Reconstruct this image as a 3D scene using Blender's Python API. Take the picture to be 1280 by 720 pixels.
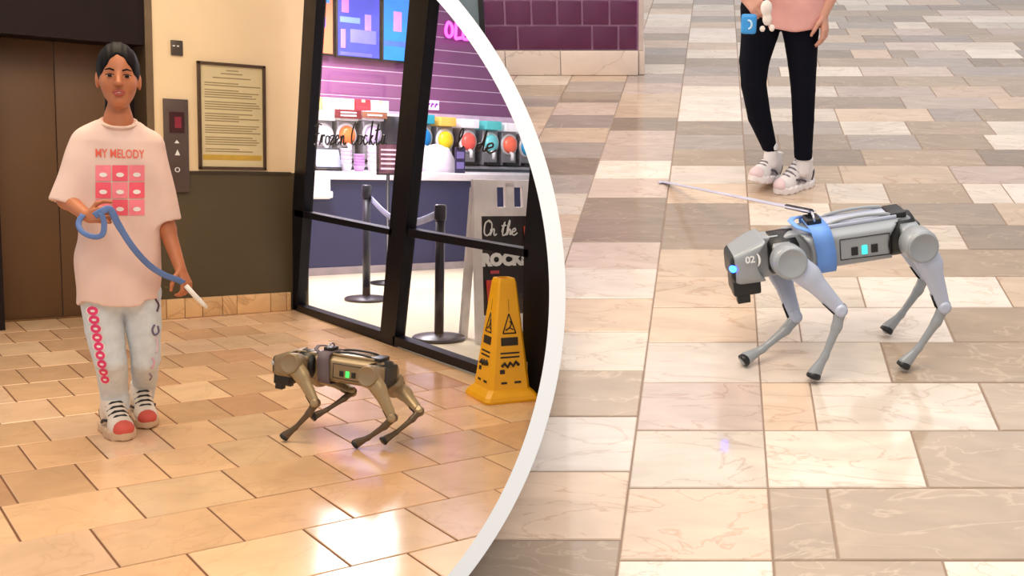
import bpy, bmesh, math, random
import numpy as np
from mathutils import Matrix, Vector
from mathutils.bvhtree import BVHTree
random.seed(7)
for o in list(bpy.data.objects): bpy.data.objects.remove(o)
SC = bpy.context.scene
COL = SC.collection
# ------------------------------------------------------------------ camera
# Two halls meet at an added curved white partition.  Hall A (robot, girl, shop) is level with
# the world; the floor of hall B (second robot) slopes up, so it has a frame of its own.
FPX = 1300.0; PPX, PPY = 780.0, 360.0
RL = np.array([[0.776, -0.057, 0.629], [-0.630, -0.126, 0.766], [0.035, -0.990, -0.133]])
def _n(v): return np.asarray(v, float)/np.linalg.norm(v)
def _d(x, y): return np.array([x-PPX, y-PPY, FPX])
_Y = _n(_d(-289, 147)); _X = _n(_d(2390, 243)); _X = _n(_X-_Y*np.dot(_X, _Y)); RL = np.stack([_X, _Y, np.cross(_X, _Y)])
_Yr = _n(_d(900, -247)); _Zr = _n(np.cross(_d(900, -247), _d(901, -247)))
if _Zr[1] > 0: _Zr = -_Zr
RR = np.stack([np.cross(_Yr, _Zr), _Yr, _Zr])
HL, HR = 1.25, 1.5
cam = bpy.data.cameras.new('camera'); cam.sensor_width = 36; cam.lens = FPX/1280*36
cam.shift_x = (640-PPX)/1280; cam.clip_start = .05
co = bpy.data.objects.new('camera', cam); COL.objects.link(co)
M = Matrix.Identity(4)
for i in range(3):
    M[i][0] = RL[i, 0]; M[i][1] = -RL[i, 1]; M[i][2] = -RL[i, 2]
M[2][3] = HL; co.matrix_world = M
SC.camera = co
# ------------------------------------------------------------------ light
w = bpy.data.worlds.new('world'); SC.world = w; w.use_nodes = True
w.node_tree.nodes['Background'].inputs[0].default_value = (1, .95, .92, 1)
w.node_tree.nodes['Background'].inputs[1].default_value = .6
SC.view_settings.view_transform = 'Standard'; SC.view_settings.look = 'None'
SC.view_settings.gamma = 1; SC.view_settings.use_curve_mapping = False
SC.view_settings.exposure = 0.0
try: SC.cycles.use_denoising = True
except Exception: pass
SC.cycles.max_bounces = 8
FA = Matrix.Identity(4)
_R = RL@RR.T; _t = np.array([0, 0, HL])-_R@np.array([0, 0, HR])
FB = Matrix([[*_R[i], _t[i]] for i in range(3)]+[[0, 0, 0, 1]])
def area(name, frame, loc, size, power, col, rot=(0, 0, 0)):
    l = bpy.data.lights.new(name, 'AREA'); l.shape = 'RECTANGLE'; l.size, l.size_y = size; l.energy = power; l.color = col
    o = bpy.data.objects.new(name, l); COL.objects.link(o)
    o.matrix_world = frame@Matrix.Translation(loc)@Matrix.Rotation(rot[2], 4, 'Z')@Matrix.Rotation(rot[1], 4, 'Y')@Matrix.Rotation(rot[0], 4, 'X')
    return o
area('hall_lamp_and_fill', FA, (1.0, 4.8, 3.3), (1.8, 1.8), 84, (1, .78, .52))
area('hall_lamp_and_fill', FA, (.4, 1.4, 3.0), (1.6, 1.6), 62, (1, .83, .62))  # added fill near the camera, brightens the front edge of the partition
area('ceiling_lamp_shop', FA, (4.25, 9.3, 2.75), (1.1, .9), 110, (1, .93, .95))
area('ceiling_lamp_shop', FA, (3.35, 7.75, 2.55), (.6, 1.0), 95, (1, .93, .95))
area('ceiling_lamp_court', FB, (.8, 3.0, 3.4), (2.6, 2.6), 47, (1, .95, .92))
area('ceiling_lamp_court', FB, (1.0, 7.0, 3.6), (4.5, 4.0), 92, (1, .95, .94))

# ------------------------------------------------------------------ pixel -> place helpers
def ray(x, y, F='A'):
    return (RL if F == 'A' else RR)@_d(x, y), np.array([0, 0, HL if F == 'A' else HR])
def onZ(x, y, z=0, F='A'):
    d, o = ray(x, y, F); return o+d*((z-o[2])/d[2])
def onY(x, y, Y, F='A'):
    d, o = ray(x, y, F); return o+d*(Y/d[1])
def onX(x, y, X, F='A'):
    d, o = ray(x, y, F); return o+d*(X/d[0])
def onP(x, y, p, n, F='A'):
    d, o = ray(x, y, F); n = np.asarray(n, float); return o+d*(np.dot(np.asarray(p)-o, n)/np.dot(d, n))

# ------------------------------------------------------------------ materials
def lin(c): return tuple(((v/255)/12.92 if v/255 <= .04045 else ((v/255+.055)/1.055)**2.4) for v in c)
MATS = {}
def mat(name, rgb, rough=.55, metal=0, noise=(8, .12), emit=0, spec=.5, coat=0, alpha=1, bump=0, trans=0):
    if name in MATS: return MATS[name]
    m = bpy.data.materials.new(name); m.use_nodes = True; nt = m.node_tree; b = nt.nodes['Principled BSDF']
    c = lin(rgb)
    b.inputs['Roughness'].default_value = rough; b.inputs['Metallic'].default_value = metal
    b.inputs['Specular IOR Level'].default_value = spec; b.inputs['Coat Weight'].default_value = coat; b.inputs['Coat Roughness'].default_value = .08
    b.inputs['Transmission Weight'].default_value = trans
    tc = nt.nodes.new('ShaderNodeTexCoord'); nz = nt.nodes.new('ShaderNodeTexNoise'); nz.inputs['Scale'].default_value = noise[0]; nz.inputs['Detail'].default_value = 4
    nt.links.new(tc.outputs['Object'], nz.inputs['Vector'])
    r = nt.nodes.new('ShaderNodeValToRGB'); r.color_ramp.elements[0].position = .3; r.color_ramp.elements[1].position = .7
    r.color_ramp.elements[0].color = (*[v*(1-noise[1]) for v in c], 1); r.color_ramp.elements[1].color = (*[min(1, v*(1+noise[1])) for v in c], 1)
    nt.links.new(nz.outputs['Fac'], r.inputs['Fac']); nt.links.new(r.outputs['Color'], b.inputs['Base Color'])
    if emit:
        nt.links.new(r.outputs['Color'], b.inputs['Emission Color']); b.inputs['Emission Strength'].default_value = emit
    if bump:
        bp = nt.nodes.new('ShaderNodeBump'); bp.inputs['Strength'].default_value = bump; bp.inputs['Distance'].default_value = .01
        nt.links.new(nz.outputs['Fac'], bp.inputs['Height']); nt.links.new(bp.outputs['Normal'], b.inputs['Normal'])
    MATS[name] = m; return m
def stone(name, rgb, rough, vein, jitter=.10, stretch=(1, 1, 1), vein_amt=.5, spec=.5):
    m = bpy.data.materials.new(name); m.use_nodes = True; nt = m.node_tree; N = nt.nodes; b = N['Principled BSDF']
    L = nt.links.new; c = lin(rgb); v = lin(vein)
    b.inputs['Roughness'].default_value = rough; b.inputs['Specular IOR Level'].default_value = spec
    tc = N.new('ShaderNodeTexCoord'); oi = N.new('ShaderNodeObjectInfo'); mp = N.new('ShaderNodeMapping'); mp.inputs['Scale'].default_value = stretch
    off = N.new('ShaderNodeVectorMath'); off.operation = 'SCALE'; off.inputs[0].default_value = (37, 91, 13); L(oi.outputs['Random'], off.inputs['Scale'])
    ad = N.new('ShaderNodeVectorMath'); L(tc.outputs['Object'], ad.inputs[0]); L(off.outputs[0], ad.inputs[1]); L(ad.outputs[0], mp.inputs['Vector'])
    n1 = N.new('ShaderNodeTexNoise'); n1.inputs['Scale'].default_value = 5; n1.inputs['Detail'].default_value = 5; n1.inputs['Distortion'].default_value = .8; L(mp.outputs[0], n1.inputs['Vector'])
    r1 = N.new('ShaderNodeValToRGB'); e = r1.color_ramp.elements; e[0].position = .3; e[1].position = .72
    e[0].color = (*[x*(1-jitter*1.6) for x in c], 1); e[1].color = (*[min(1, x*(1+jitter)) for x in c], 1); L(n1.outputs['Fac'], r1.inputs['Fac'])
    n2 = N.new('ShaderNodeTexNoise'); n2.inputs['Scale'].default_value = 2.2; n2.inputs['Detail'].default_value = 6; n2.inputs['Distortion'].default_value = 1.5; L(mp.outputs[0], n2.inputs['Vector'])
    r2 = N.new('ShaderNodeValToRGB'); e = r2.color_ramp.elements; e[0].position = .485; e[0].color = (0, 0, 0, 1); e[1].position = .5; e[1].color = (1, 1, 1, 1)
    e2 = r2.color_ramp.elements.new(.515); e2.color = (0, 0, 0, 1); L(n2.outputs['Fac'], r2.inputs['Fac'])
    mm = N.new('ShaderNodeMath'); mm.operation = 'MULTIPLY'; mm.inputs[1].default_value = vein_amt; L(r2.outputs['Color'], mm.inputs[0])
    mx = N.new('ShaderNodeMix'); mx.data_type = 'RGBA'; mx.inputs['B'].default_value = (*v, 1); L(mm.outputs[0], mx.inputs['Factor']); L(r1.outputs['Color'], mx.inputs['A'])
    hs = N.new('ShaderNodeHueSaturation'); mr = N.new('ShaderNodeMapRange'); mr.inputs['To Min'].default_value = .86; mr.inputs['To Max'].default_value = 1.1
    L(oi.outputs['Random'], mr.inputs['Value']); L(mr.outputs[0], hs.inputs['Value']); L(mx.outputs['Result'], hs.inputs['Color']); L(hs.outputs[0], b.inputs['Base Color'])
    bp = N.new('ShaderNodeBump'); bp.inputs['Strength'].default_value = .06; bp.inputs['Distance'].default_value = .01; L(n1.outputs['Fac'], bp.inputs['Height']); L(bp.outputs[0], b.inputs['Normal'])
    return m
def glass(name, tint, gloss=.06):
    m = bpy.data.materials.new(name); m.use_nodes = True; nt = m.node_tree; N = nt.nodes
    for x in list(N): N.remove(x)
    out = N.new('ShaderNodeOutputMaterial'); t = N.new('ShaderNodeBsdfTransparent'); t.inputs[0].default_value = (*tint, 1)
    g = N.new('ShaderNodeBsdfGlossy'); g.inputs['Roughness'].default_value = .02
    lw = N.new('ShaderNodeLayerWeight'); pw_ = N.new('ShaderNodeMath'); pw_.operation = 'POWER'; pw_.inputs[1].default_value = 4; ma = N.new('ShaderNodeMath'); ma.operation = 'MULTIPLY_ADD'; ma.inputs[1].default_value = .4; ma.inputs[2].default_value = .015
    nt.links.new(lw.outputs['Facing'], pw_.inputs[0]); nt.links.new(pw_.outputs[0], ma.inputs[0])
    mx = N.new('ShaderNodeMixShader'); nt.links.new(ma.outputs[0], mx.inputs[0])
    nt.links.new(t.outputs[0], mx.inputs[1]); nt.links.new(g.outputs[0], mx.inputs[2]); nt.links.new(mx.outputs[0], out.inputs[0]); return m

# ------------------------------------------------------------------ partition circle, used to end both halls
CC = np.array([135.5, 367.7]); RI, RO = 551.0, 571.5; RMID = 561.0
def cplane(phi, R=RMID):
    n = np.array([math.cos(phi), math.sin(phi)])
    N = np.array([n[0]*FPX, n[1]*FPX, np.dot(n, np.array([PPX, PPY])-CC)-R]); return N/np.linalg.norm(N)
PHIS = [math.radians(a) for a in range(-66, 67, 6)]
def frame_plane(phi, F, R=RMID):
    return (RL if F == 'A' else RR)@cplane(phi, R), np.array([0, 0, HL if F == 'A' else HR])

# ------------------------------------------------------------------ objects
BASE = {}; FR = {}
def tag(o, label=None, cat=None, group=None, kind=None):
    if label: o['label'] = label
    if cat: o['category'] = cat
    if group: o['group'] = group
    if kind: o['kind'] = kind
    return o
def thing(name, base, label=None, cat=None, group=None, kind=None, F='A'):
    o = bpy.data.objects.new(name, None); COL.objects.link(o); o.empty_display_size = .05
    o.matrix_world = (FA if F == 'A' else FB)@Matrix.Translation(Vector([float(v) for v in base]))
    BASE[o.name] = np.array(base, float); FR[o.name] = F
    return tag(o, label, cat, group, kind)
class MB:
    def __init__(s): s.v = []; s.f = []; s.sm = []
    def add(s, vs, fs, smooth=False):
        k = len(s.v); s.v += [tuple(map(float, v)) for v in vs]
        s.f += [tuple(i+k for i in f) for f in fs]; s.sm += [smooth]*len(fs); return s
    def hexa(s, p):   # 8 corners: bottom ring 0-3 then top ring 4-7
        return s.add(p, [(3, 2, 1, 0), (4, 5, 6, 7), (0, 1, 5, 4), (1, 2, 6, 5), (2, 3, 7, 6), (3, 0, 4, 7)])
    def box(s, a, b):
        (x0, y0, z0), (x1, y1, z1) = np.minimum(a, b), np.maximum(a, b)
        return s.hexa([(x0, y0, z0), (x1, y0, z0), (x1, y1, z0), (x0, y1, z0), (x0, y0, z1), (x1, y0, z1), (x1, y1, z1), (x0, y1, z1)])
    def obox(s, c, ax, ay, az):  # centre and half-axis vectors
        c, ax, ay, az = map(np.array, (c, ax, ay, az))
        return s.hexa([c-ax-ay-az, c+ax-ay-az, c+ax+ay-az, c-ax+ay-az, c-ax-ay+az, c+ax-ay+az, c+ax+ay+az, c-ax+ay+az])
    def bev(s, c, ax, ay, az, r):  # box with chamfered edges
        c, ax, ay, az = map(lambda q: np.array(q, float), (c, ax, ay, az)); l = [np.linalg.norm(q) for q in (ax, ay, az)]; u = [ax/l[0], ay/l[1], az/l[2]]
        bm = bmesh.new(); bmesh.ops.create_cube(bm, size=2)
        for v in bm.verts: v.co = Vector(c+v.co.x*ax+v.co.y*ay+v.co.z*az)
        bmesh.ops.bevel(bm, geom=bm.edges[:], offset=r, segments=2, affect='EDGES', profile=.6)
        bm.verts.ensure_lookup_table(); s.add([v.co[:] for v in bm.verts], [tuple(v.index for v in f.verts) for f in bm.faces], True); bm.free(); return s
    def prism(s, poly, ex):  # 3d polygon extruded by ex
        n = len(poly); p = [np.array(q, float) for q in poly]; e = np.array(ex, float)
        return s.add(p+[q+e for q in p], [tuple(range(n))[::-1], tuple(range(n, 2*n))]+[(i, (i+1) % n, n+(i+1) % n, n+i) for i in range(n)])
    def tube(s, pts, r, n=10, caps=True, flat=None, up=None):
        P = [np.array(p, float) for p in pts]; rs = r if hasattr(r, '__len__') else [r]*len(P)
        vs = []; k = len(P); prev = None
        for i in range(k):
            t = _n(P[min(i+1, k-1)]-P[max(i-1, 0)])
            a = np.array(up, float) if up is not None else (prev if prev is not None else (np.array([0, 0, 1.]) if abs(t[2]) < .9 else np.array([1., 0, 0])))
            a = a-t*np.dot(a, t); a = _n(a) if np.linalg.norm(a) > 1e-6 else _n(np.cross(t, [1, .3, .2])); prev = a; b = np.cross(t, a)
            for j in range(n):
                q = 2*math.pi*j/n; vs.append(P[i]+rs[i]*(math.cos(q)*a*(flat or 1)+math.sin(q)*b))
        fs = [(i*n+j, i*n+(j+1) % n, (i+1)*n+(j+1) % n, (i+1)*n+j) for i in range(k-1) for j in range(n)]
        s.add(vs, fs, True)
        if caps:
            b0 = len(s.v)-len(vs); s.f += [tuple(b0+j for j in range(n))[::-1], tuple(b0+(k-1)*n+j for j in range(n))]; s.sm += [False, False]
        return s
    def lathe(s, c, prof, axis=(0, 0, 1), n=24):
        ax = _n(axis); a = _n(np.cross(ax, [1, 0, 0] if abs(ax[0]) < .8 else [0, 1, 0])); b = np.cross(ax, a); c = np.array(c, float)
        vs = [c+ax*h+r*(math.cos(2*math.pi*j/n)*a+math.sin(2*math.pi*j/n)*b) for r, h in prof for j in range(n)]; k = len(prof)
        fs = [(i*n+j, i*n+(j+1) % n, (i+1)*n+(j+1) % n, (i+1)*n+j) for i in range(k-1) for j in range(n)]
        s.add(vs, fs, True); b0 = len(s.v)-len(vs)
        s.f += [tuple(b0+j for j in range(n))[::-1], tuple(b0+(k-1)*n+j for j in range(n))]; s.sm += [False, False]; return s
    def xf(s, fn): s.v = [tuple(fn(np.array(v))) for v in s.v]; return s
    def build(s, name, m, parent=None, base=None, clip=False, F='A', label=None, cat=None, group=None, kind=None, recalc=True):
        if parent is not None: F = FR[parent.name]; base = BASE[parent.name]
        if base is None:
            V = np.array(s.v); base = (V.min(0)+V.max(0))/2; base[2] = V[:, 2].min()
        base = np.array(base, float)
        me = bpy.data.meshes.new(name); me.from_pydata([tuple(np.array(v)-base) for v in s.v], [], s.f)
        for p, q in zip(me.polygons, s.sm): p.use_smooth = q
        if clip or recalc:
            bm = bmesh.new(); bm.from_mesh(me)
            if clip:
                V = np.array(s.v); cut = False
                if F == 'A':
                    for ph in PHIS:
                        n, o = frame_plane(ph, 'A'); dd = (V-o)@n
                        if dd.max() > 0:
                            if dd.min() >= 0: bm.free(); return None
                            cutp(bm, o-base, n)
                else:
                    c = RR.T@(V.mean(0)-np.array([0, 0, HR])); ip = np.array([PPX, PPY])+FPX*c[:2]/c[2]-CC
                    n, o = frame_plane(math.atan2(ip[1], ip[0]), 'B'); dd = (V-o)@n
                    if dd.max() <= 0: bm.free(); return None
                    if dd.min() < 0: cutp(bm, o-base, -n)
                if not bm.verts: bm.free(); return None
            if recalc: bmesh.ops.recalc_face_normals(bm, faces=bm.faces)
            bm.to_mesh(me); bm.free()
        return link(name, me, m, parent, base, F, label, cat, group, kind)
def cutp(bm, co_, no):
    r = bmesh.ops.bisect_plane(bm, geom=bm.verts[:]+bm.edges[:]+bm.faces[:], plane_co=Vector(co_), plane_no=Vector(no), clear_outer=True)
    ed = [e for e in r['geom_cut'] if isinstance(e, bmesh.types.BMEdge) and e.is_valid and e.is_boundary]
    if ed:
        try: bmesh.ops.holes_fill(bm, edges=ed)
        except Exception: pass
def link(name, me, m, parent, base, F, label=None, cat=None, group=None, kind=None):
    o = bpy.data.objects.new(name, me); COL.objects.link(o)
    for q in (m if isinstance(m, (list, tuple)) else [m]): me.materials.append(q)
    if parent is not None:
        o.parent = parent; BASE[o.name] = BASE[parent.name]; FR[o.name] = F
    else:
        o.matrix_world = (FA if F == 'A' else FB)@Matrix.Translation(Vector([float(v) for v in base])); BASE[o.name] = np.array(base, float); FR[o.name] = F
    return tag(o, label, cat, group, kind)

# ------------------------------------------------------------------ signed-distance modelling (surface nets)
def rc(P, a, b, ra, rb):
    a = np.asarray(a, float); b = np.asarray(b, float); ab = b-a
    t = np.clip(((P-a)@ab)/max(ab@ab, 1e-12), 0, 1); return np.linalg.norm(P-a-t[:, None]*ab, axis=1)-(ra+(rb-ra)*t)
def ell(P, c, r, R=None):
    q = P-np.asarray(c, float)
    if R is not None: q = q@np.asarray(R)
    r = np.asarray(r, float); k0 = np.linalg.norm(q/r, axis=1); k1 = np.linalg.norm(q/r**2, axis=1)+1e-9; return k0*(k0-1)/k1
def rbox(P, c, h, r, R=None):
    q = P-np.asarray(c, float)
    if R is not None: q = q@np.asarray(R)
    q = np.abs(q)-(np.asarray(h, float)-r); return np.linalg.norm(np.maximum(q, 0), axis=1)+np.minimum(q.max(1), 0)-r
def smin(a, b, k):
    h = np.clip(.5+.5*(b-a)/k, 0, 1); return b*(1-h)+a*h-k*h*(1-h)
def smax(a, b, k): return -smin(-a, -b, k)
def snet(f, lo, hi, h):
    lo = np.array(lo, float); hi = np.array(hi, float); B = 8
    nb = np.ceil((hi-lo)/(h*B)).astype(int); dims = nb*B+1
    V = np.full(dims, 1.0, np.float32)
    bi = np.stack(np.meshgrid(*[np.arange(k) for k in nb], indexing='ij'), -1).reshape(-1, 3)
    dc = f(lo+(bi+.5)*B*h)
    for b, d in zip(bi[dc < 0], dc[dc < 0]): V[b[0]*B:b[0]*B+B+1, b[1]*B:b[1]*B+B+1, b[2]*B:b[2]*B+B+1] = -1.0
    near = bi[np.abs(dc) < B*h*1.15]
    g = np.stack(np.meshgrid(*[np.arange(B+1)]*3, indexing='ij'), -1).reshape(-1, 3)
    for k in range(0, len(near), 400):
        idx = (near[k:k+400, None, :]*B+g[None]).reshape(-1, 3)
        V[idx[:, 0], idx[:, 1], idx[:, 2]] = f(lo+idx*h)
    s = V < 0; c = np.zeros(dims-1, int)
    for i in (0, 1):
        for j in (0, 1):
            for k in (0, 1): c += s[i:dims[0]-1+i, j:dims[1]-1+j, k:dims[2]-1+k]
    act = np.argwhere((c > 0) & (c < 8)); ids = np.full(dims-1, -1, int); ids[tuple(act.T)] = np.arange(len(act))
    cor = [(i, j, k) for i in (0, 1) for j in (0, 1) for k in (0, 1)]
    acc = np.zeros((len(act), 3)); cnt = np.zeros(len(act))
    for a in cor:
        for ax in range(3):
            if a[ax] == 0:
                b = list(a); b[ax] = 1
                va = V[tuple((act+a).T)]; vb = V[tuple((act+b).T)]; m = (va < 0) != (vb < 0)
                t = np.where(m, va/np.where(m, va-vb, 1), 0); p = np.array(a, float)+np.outer(t, np.array(b)-np.array(a)); acc[m] += p[m]; cnt[m] += 1
    vs = lo+(act+acc/cnt[:, None])*h; Q = []
    for ax in range(3):
        A = [slice(None)]*3; Bq = [slice(None)]*3; A[ax] = slice(0, -1); Bq[ax] = slice(1, None)
        s0 = s[tuple(A)]; s1 = s[tuple(Bq)]; e = np.argwhere(s0 != s1); u, v = (ax+1) % 3, (ax+2) % 3
        e = e[(e[:, u] > 0) & (e[:, v] > 0) & (e[:, u] < dims[u]-1) & (e[:, v] < dims[v]-1)]
        if not len(e): continue
        du = np.eye(3, dtype=int)[u]; dv = np.eye(3, dtype=int)[v]
        q = np.stack([ids[tuple((e-du-dv).T)], ids[tuple((e-dv).T)], ids[tuple(e.T)], ids[tuple((e-du).T)]], 1)
        fl = s1[tuple(e.T)]; q[fl] = q[fl][:, ::-1]; Q.append(q)
    Q = np.concatenate(Q); Q = Q[(Q >= 0).all(1)]; return vs, Q
def sdf(f, lo, hi, h, to=None, mb=None):
    vs, q = snet(f, lo, hi, h)
    if to is not None: vs = to(vs)
    mb = mb or MB(); return mb.add(vs.tolist(), q.tolist(), True)

# ------------------------------------------------------------------ lettering
def text_mesh(txt, size=1.0, bold=0, align='CENTER', shear=0, space=1):
    cu = bpy.data.curves.new('t', 'FONT'); cu.body = txt; cu.size = size; cu.align_x = align; cu.align_y = 'CENTER'; cu.offset = bold; cu.shear = shear; cu.space_character = space; cu.resolution_u = 3
    o = bpy.data.objects.new('t', cu); COL.objects.link(o); bpy.context.view_layer.update()
    me = bpy.data.meshes.new_from_object(o.evaluated_get(bpy.context.evaluated_depsgraph_get()))
    vs = [v.co[:2] for v in me.vertices]; fs = [tuple(p.vertices) for p in me.polygons]
    bpy.data.objects.remove(o); bpy.data.curves.remove(cu); bpy.data.meshes.remove(me); return vs, fs
def put_text(mb, txt, size, at, u, v, **k):   # flat letters at a point with right vector u and up vector v
    vs, fs = text_mesh(txt, size, **k); at, u, v = map(lambda q: np.array(q, float), (at, u, v))
    mb.add([at+u*x+v*y for x, y in vs], fs); return mb
SCRIPT = {'F': [[(.1, .9), (.5, 1), (.9, .95)], [(.5, 1), (.45, .5), (.3, 0), (.1, .05)], [(.25, .5), (.7, .55)]],
 'r': [[(0, 0), (.2, .45), (.3, .4), (.25, .1)], [(.3, .35), (.5, .48), (.6, .4)]],
 'o': [[(.5, .4), (.2, .4), (.1, .15), (.3, 0), (.55, .15), (.5, .4), (.75, .3)]],
 'z': [[(.05, .4), (.5, .42), (.05, .02), (.35, .05), (.6, .1)]],
 'e': [[(0, .15), (.4, .3), (.35, .45), (.12, .35), (.1, .1), (.3, 0), (.6, .15)]],
 'n': [[(.05, .42), (.1, .2), (.05, 0), (.25, .38), (.4, .4), (.4, .1), (.5, 0), (.65, .1)]],
 'C': [[(.8, .85), (.6, 1), (.25, .7), (.15, .25), (.4, 0), (.8, .2)]],
 'c': [[(.45, .38), (.25, .42), (.1, .18), (.25, 0), (.55, .12)]],
 'k': [[(.1, 0), (.3, .9), (.35, 1), (.22, .5), (.1, 0)], [(.15, .2), (.45, .42), (.2, .25), (.5, 0), (.65, .1)]],
 't': [[(.1, .2), (.35, .9), (.2, .1), (.35, 0), (.6, .15)], [(.05, .62), (.5, .66)]],
 'a': [[(.45, .4), (.2, .38), (.1, .1), (.3, .05), (.45, .4), (.42, .1), (.65, .05)]],
 'i': [[(.1, .1), (.25, .42), (.2, .05), (.4, .1)], [(.3, .6), (.31, .64)]],
 'l': [[(0, .1), (.35, .7), (.35, 1), (.2, .8), (.15, .1), (.3, 0), (.5, .15)]],
 's': [[(0, .1), (.3, .45), (.4, .15), (.2, 0), (.05, .08)]], 'd': [[(.4, .38), (.15, .3), (.15, .02), (.4, .3), (.6, 1), (.5, .1), (.7, .1)]],
 'h': [[(0, 0), (.3, .7), (.3, 1), (.15, .6), (.1, 0), (.3, .4), (.42, .3), (.4, .05), (.6, .1)]],
 'O': [[(.5, 1), (.15, .8), (.1, .2), (.4, 0), (.75, .3), (.75, .8), (.45, 1), (.6, .85)]]}
def crom(pts, n=6):
    P = [np.array(p, float) for p in pts]; P = [2*P[0]-P[1]]+P+[2*P[-1]-P[-2]]; o = []
    for i in range(1, len(P)-2):
        for k in range(n):
            t = k/n; a, b, c, d = P[i-1], P[i], P[i+1], P[i+2]
            o.append(.5*((2*b)+(-a+c)*t+(2*a-5*b+4*c-d)*t*t+(-a+3*b-3*c+d)*t**3))
    return o+[P[-2]]
def script_text(mb, txt, at, u, v, h, r, adv=.62):
    at, u, v = map(lambda q: np.array(q, float), (at, u, v)); x = 0
    for ch in txt:
        if ch == ' ': x += .5; continue
        for st in SCRIPT[ch]: mb.tube([at+u*h*(x+p[0]*.95+.12*p[1])+v*h*p[1] for p in crom(st, 4)], r, 5)
        x += adv*(1.25 if ch in 'FCO' else 1)
    return mb
# ================================================================== THE SETTING, hall A
A3 = lambda *a: np.array(a, float)
TILE_A = [stone('tile_warm_%d' % i, c, .155, (150, 100, 60), .06, vein_amt=.12) for i, c in enumerate([(228, 188, 146), (224, 182, 140), (214, 174, 134), (232, 196, 156), (224, 188, 154), (208, 164, 126)])]
GROUT_A = mat('grout_warm', (120, 78, 48), .8)
GROUT_B = mat('grout_grey', (150, 128, 112), .7)
def clip2(poly, F):
    def cut(P, n0, n1, c):
        o = []
        for i in range(len(P)):
            a, b = P[i], P[(i+1) % len(P)]; da = n0*a[0]+n1*a[1]-c; db = n0*b[0]+n1*b[1]-c
            if da <= 0: o.append(a)
            if (da < 0 < db) or (db < 0 < da): t = da/(da-db); o.append((a[0]+t*(b[0]-a[0]), a[1]+t*(b[1]-a[1])))
        return o
    P = list(poly); H = HL if F == 'A' else HR
    if F == 'A':
        for ph in PHIS:
            n, _ = frame_plane(ph, 'A')
            if P: P = cut(P, n[0], n[1], n[2]*H)
    else:
        c = np.mean(P, 0); cc = RR.T@np.array([c[0], c[1], -HR]); ip = np.array([PPX, PPY])+FPX*cc[:2]/cc[2]-CC
        n, _ = frame_plane(math.atan2(ip[1], ip[0]), 'B'); P = cut(P, -n[0], -n[1], -n[2]*H)
    return P if len(P) > 2 else []
def inset(P, d):
    P = [np.array(p, float) for p in P]; P = [p for i, p in enumerate(P) if np.linalg.norm(p-P[i-1]) > .004]
    n = len(P); out = []
    if n < 3: return []
    ar = sum(P[i][0]*P[(i+1) % n][1]-P[(i+1) % n][0]*P[i][1] for i in range(n)); sg = 1 if ar > 0 else -1
    for i in range(n):
        a, b, c = P[i-1], P[i], P[(i+1) % n]; e1 = _n(b-a); e2 = _n(c-b)
        n1 = sg*np.array([-e1[1], e1[0]]); n2 = sg*np.array([-e2[1], e2[0]]); k = 1+np.dot(n1, n2)
        out.append(b+d*(n1+n2)/max(k, .35))
    return out
TCACHE = {}
FIELD = {}
def tile(parent, poly, m, F, gap, gr, th=.012, z=0, lift=0):
    P = clip2(poly, F)
    if not P: return
    gr.append(P)
    Q = inset(P, gap/2)
    pp = [proj((p[0], p[1], 0), F) for p in P]
    if len(Q) > 2 and all(a < 0 for a, b in pp) or all(a > 1280 for a, b in pp) or all(b > 720 for a, b in pp) or all(b < 0 for a, b in pp):
        FIELD.setdefault((parent.name, m.name), MB()).prism([(q[0], q[1], -th) for q in Q], (0, 0, th+lift)); return
    ar = abs(sum(Q[i][0]*Q[(i+1) % len(Q)][1]-Q[(i+1) % len(Q)][0]*Q[i][1] for i in range(len(Q))))/2 if len(Q) > 2 else 0
    if ar < .0015: return
    o0 = np.array(Q[0]); whole = len(P) == len(poly) and all(np.allclose(a, b) for a, b in zip(P, poly))
    key = (F, m.name, tuple(np.round(np.array(Q)-o0, 3).ravel())) if whole else None
    me = TCACHE.get(key) if key else None
    if me is None:
        I = inset(Q, .0025); n = len(Q)
        if len(I) != n: I = Q
        vs = [(*(q-o0), -th) for q in map(np.array, Q)]+[(*(q-o0), -.0022) for q in map(np.array, Q)]+[(*(np.array(q)-o0), 0) for q in I]
        fs = [(i, (i+1) % n, n+(i+1) % n, n+i) for i in range(n)]+[(n+i, n+(i+1) % n, 2*n+(i+1) % n, 2*n+i) for i in range(n)]+[tuple(range(2*n, 3*n))]
        me = bpy.data.meshes.new('tile'); me.from_pydata(vs, [], fs); me.materials.append(m)
        bm = bmesh.new(); bm.from_mesh(me); bmesh.ops.recalc_face_normals(bm, faces=bm.faces); bm.to_mesh(me); bm.free()
        if key: TCACHE[key] = me
    o = bpy.data.objects.new('tile', me); COL.objects.link(o); o.parent = parent; o.location = (*o0, z+lift)
def proj(p, F='A'):
    Rm, H = (RL, HL) if F == 'A' else (RR, HR); c = Rm.T@(np.array(p, float)-A3(0, 0, H))
    return (PPX+FPX*c[0]/c[2], PPY+FPX*c[1]/c[2]) if c[2] > .1 else (9e9, 9e9)
floorA = thing('floor_hall', (0, 0, 0), kind='structure', label='warm beige stone tile floor of the hall')
rows = [(2.02, 2.38, 1.26, .36), (2.38, 2.755, 1.44, .36), (2.755, 3.118, 1.258, .36), (3.118, 3.487, 1.074, .36), (3.487, 3.86, 1.242, .36), (3.86, 4.225, 1.065, .2445), (4.225, 4.595, .937, .2445),
        (4.595, 4.965, 1.054, .2435), (4.965, 5.34, 1.174, .2435), (5.34, 5.715, 1.049, .24), (5.715, 6.09, 1.164, .243), (6.09, 6.47, 1.038, .243), (6.47, 6.84, 1.16, .243), (6.84, 7.21, 1.04, .243), (7.21, 7.64, 1.16, .243)]
gr = []; rnd = random.Random(3)
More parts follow.
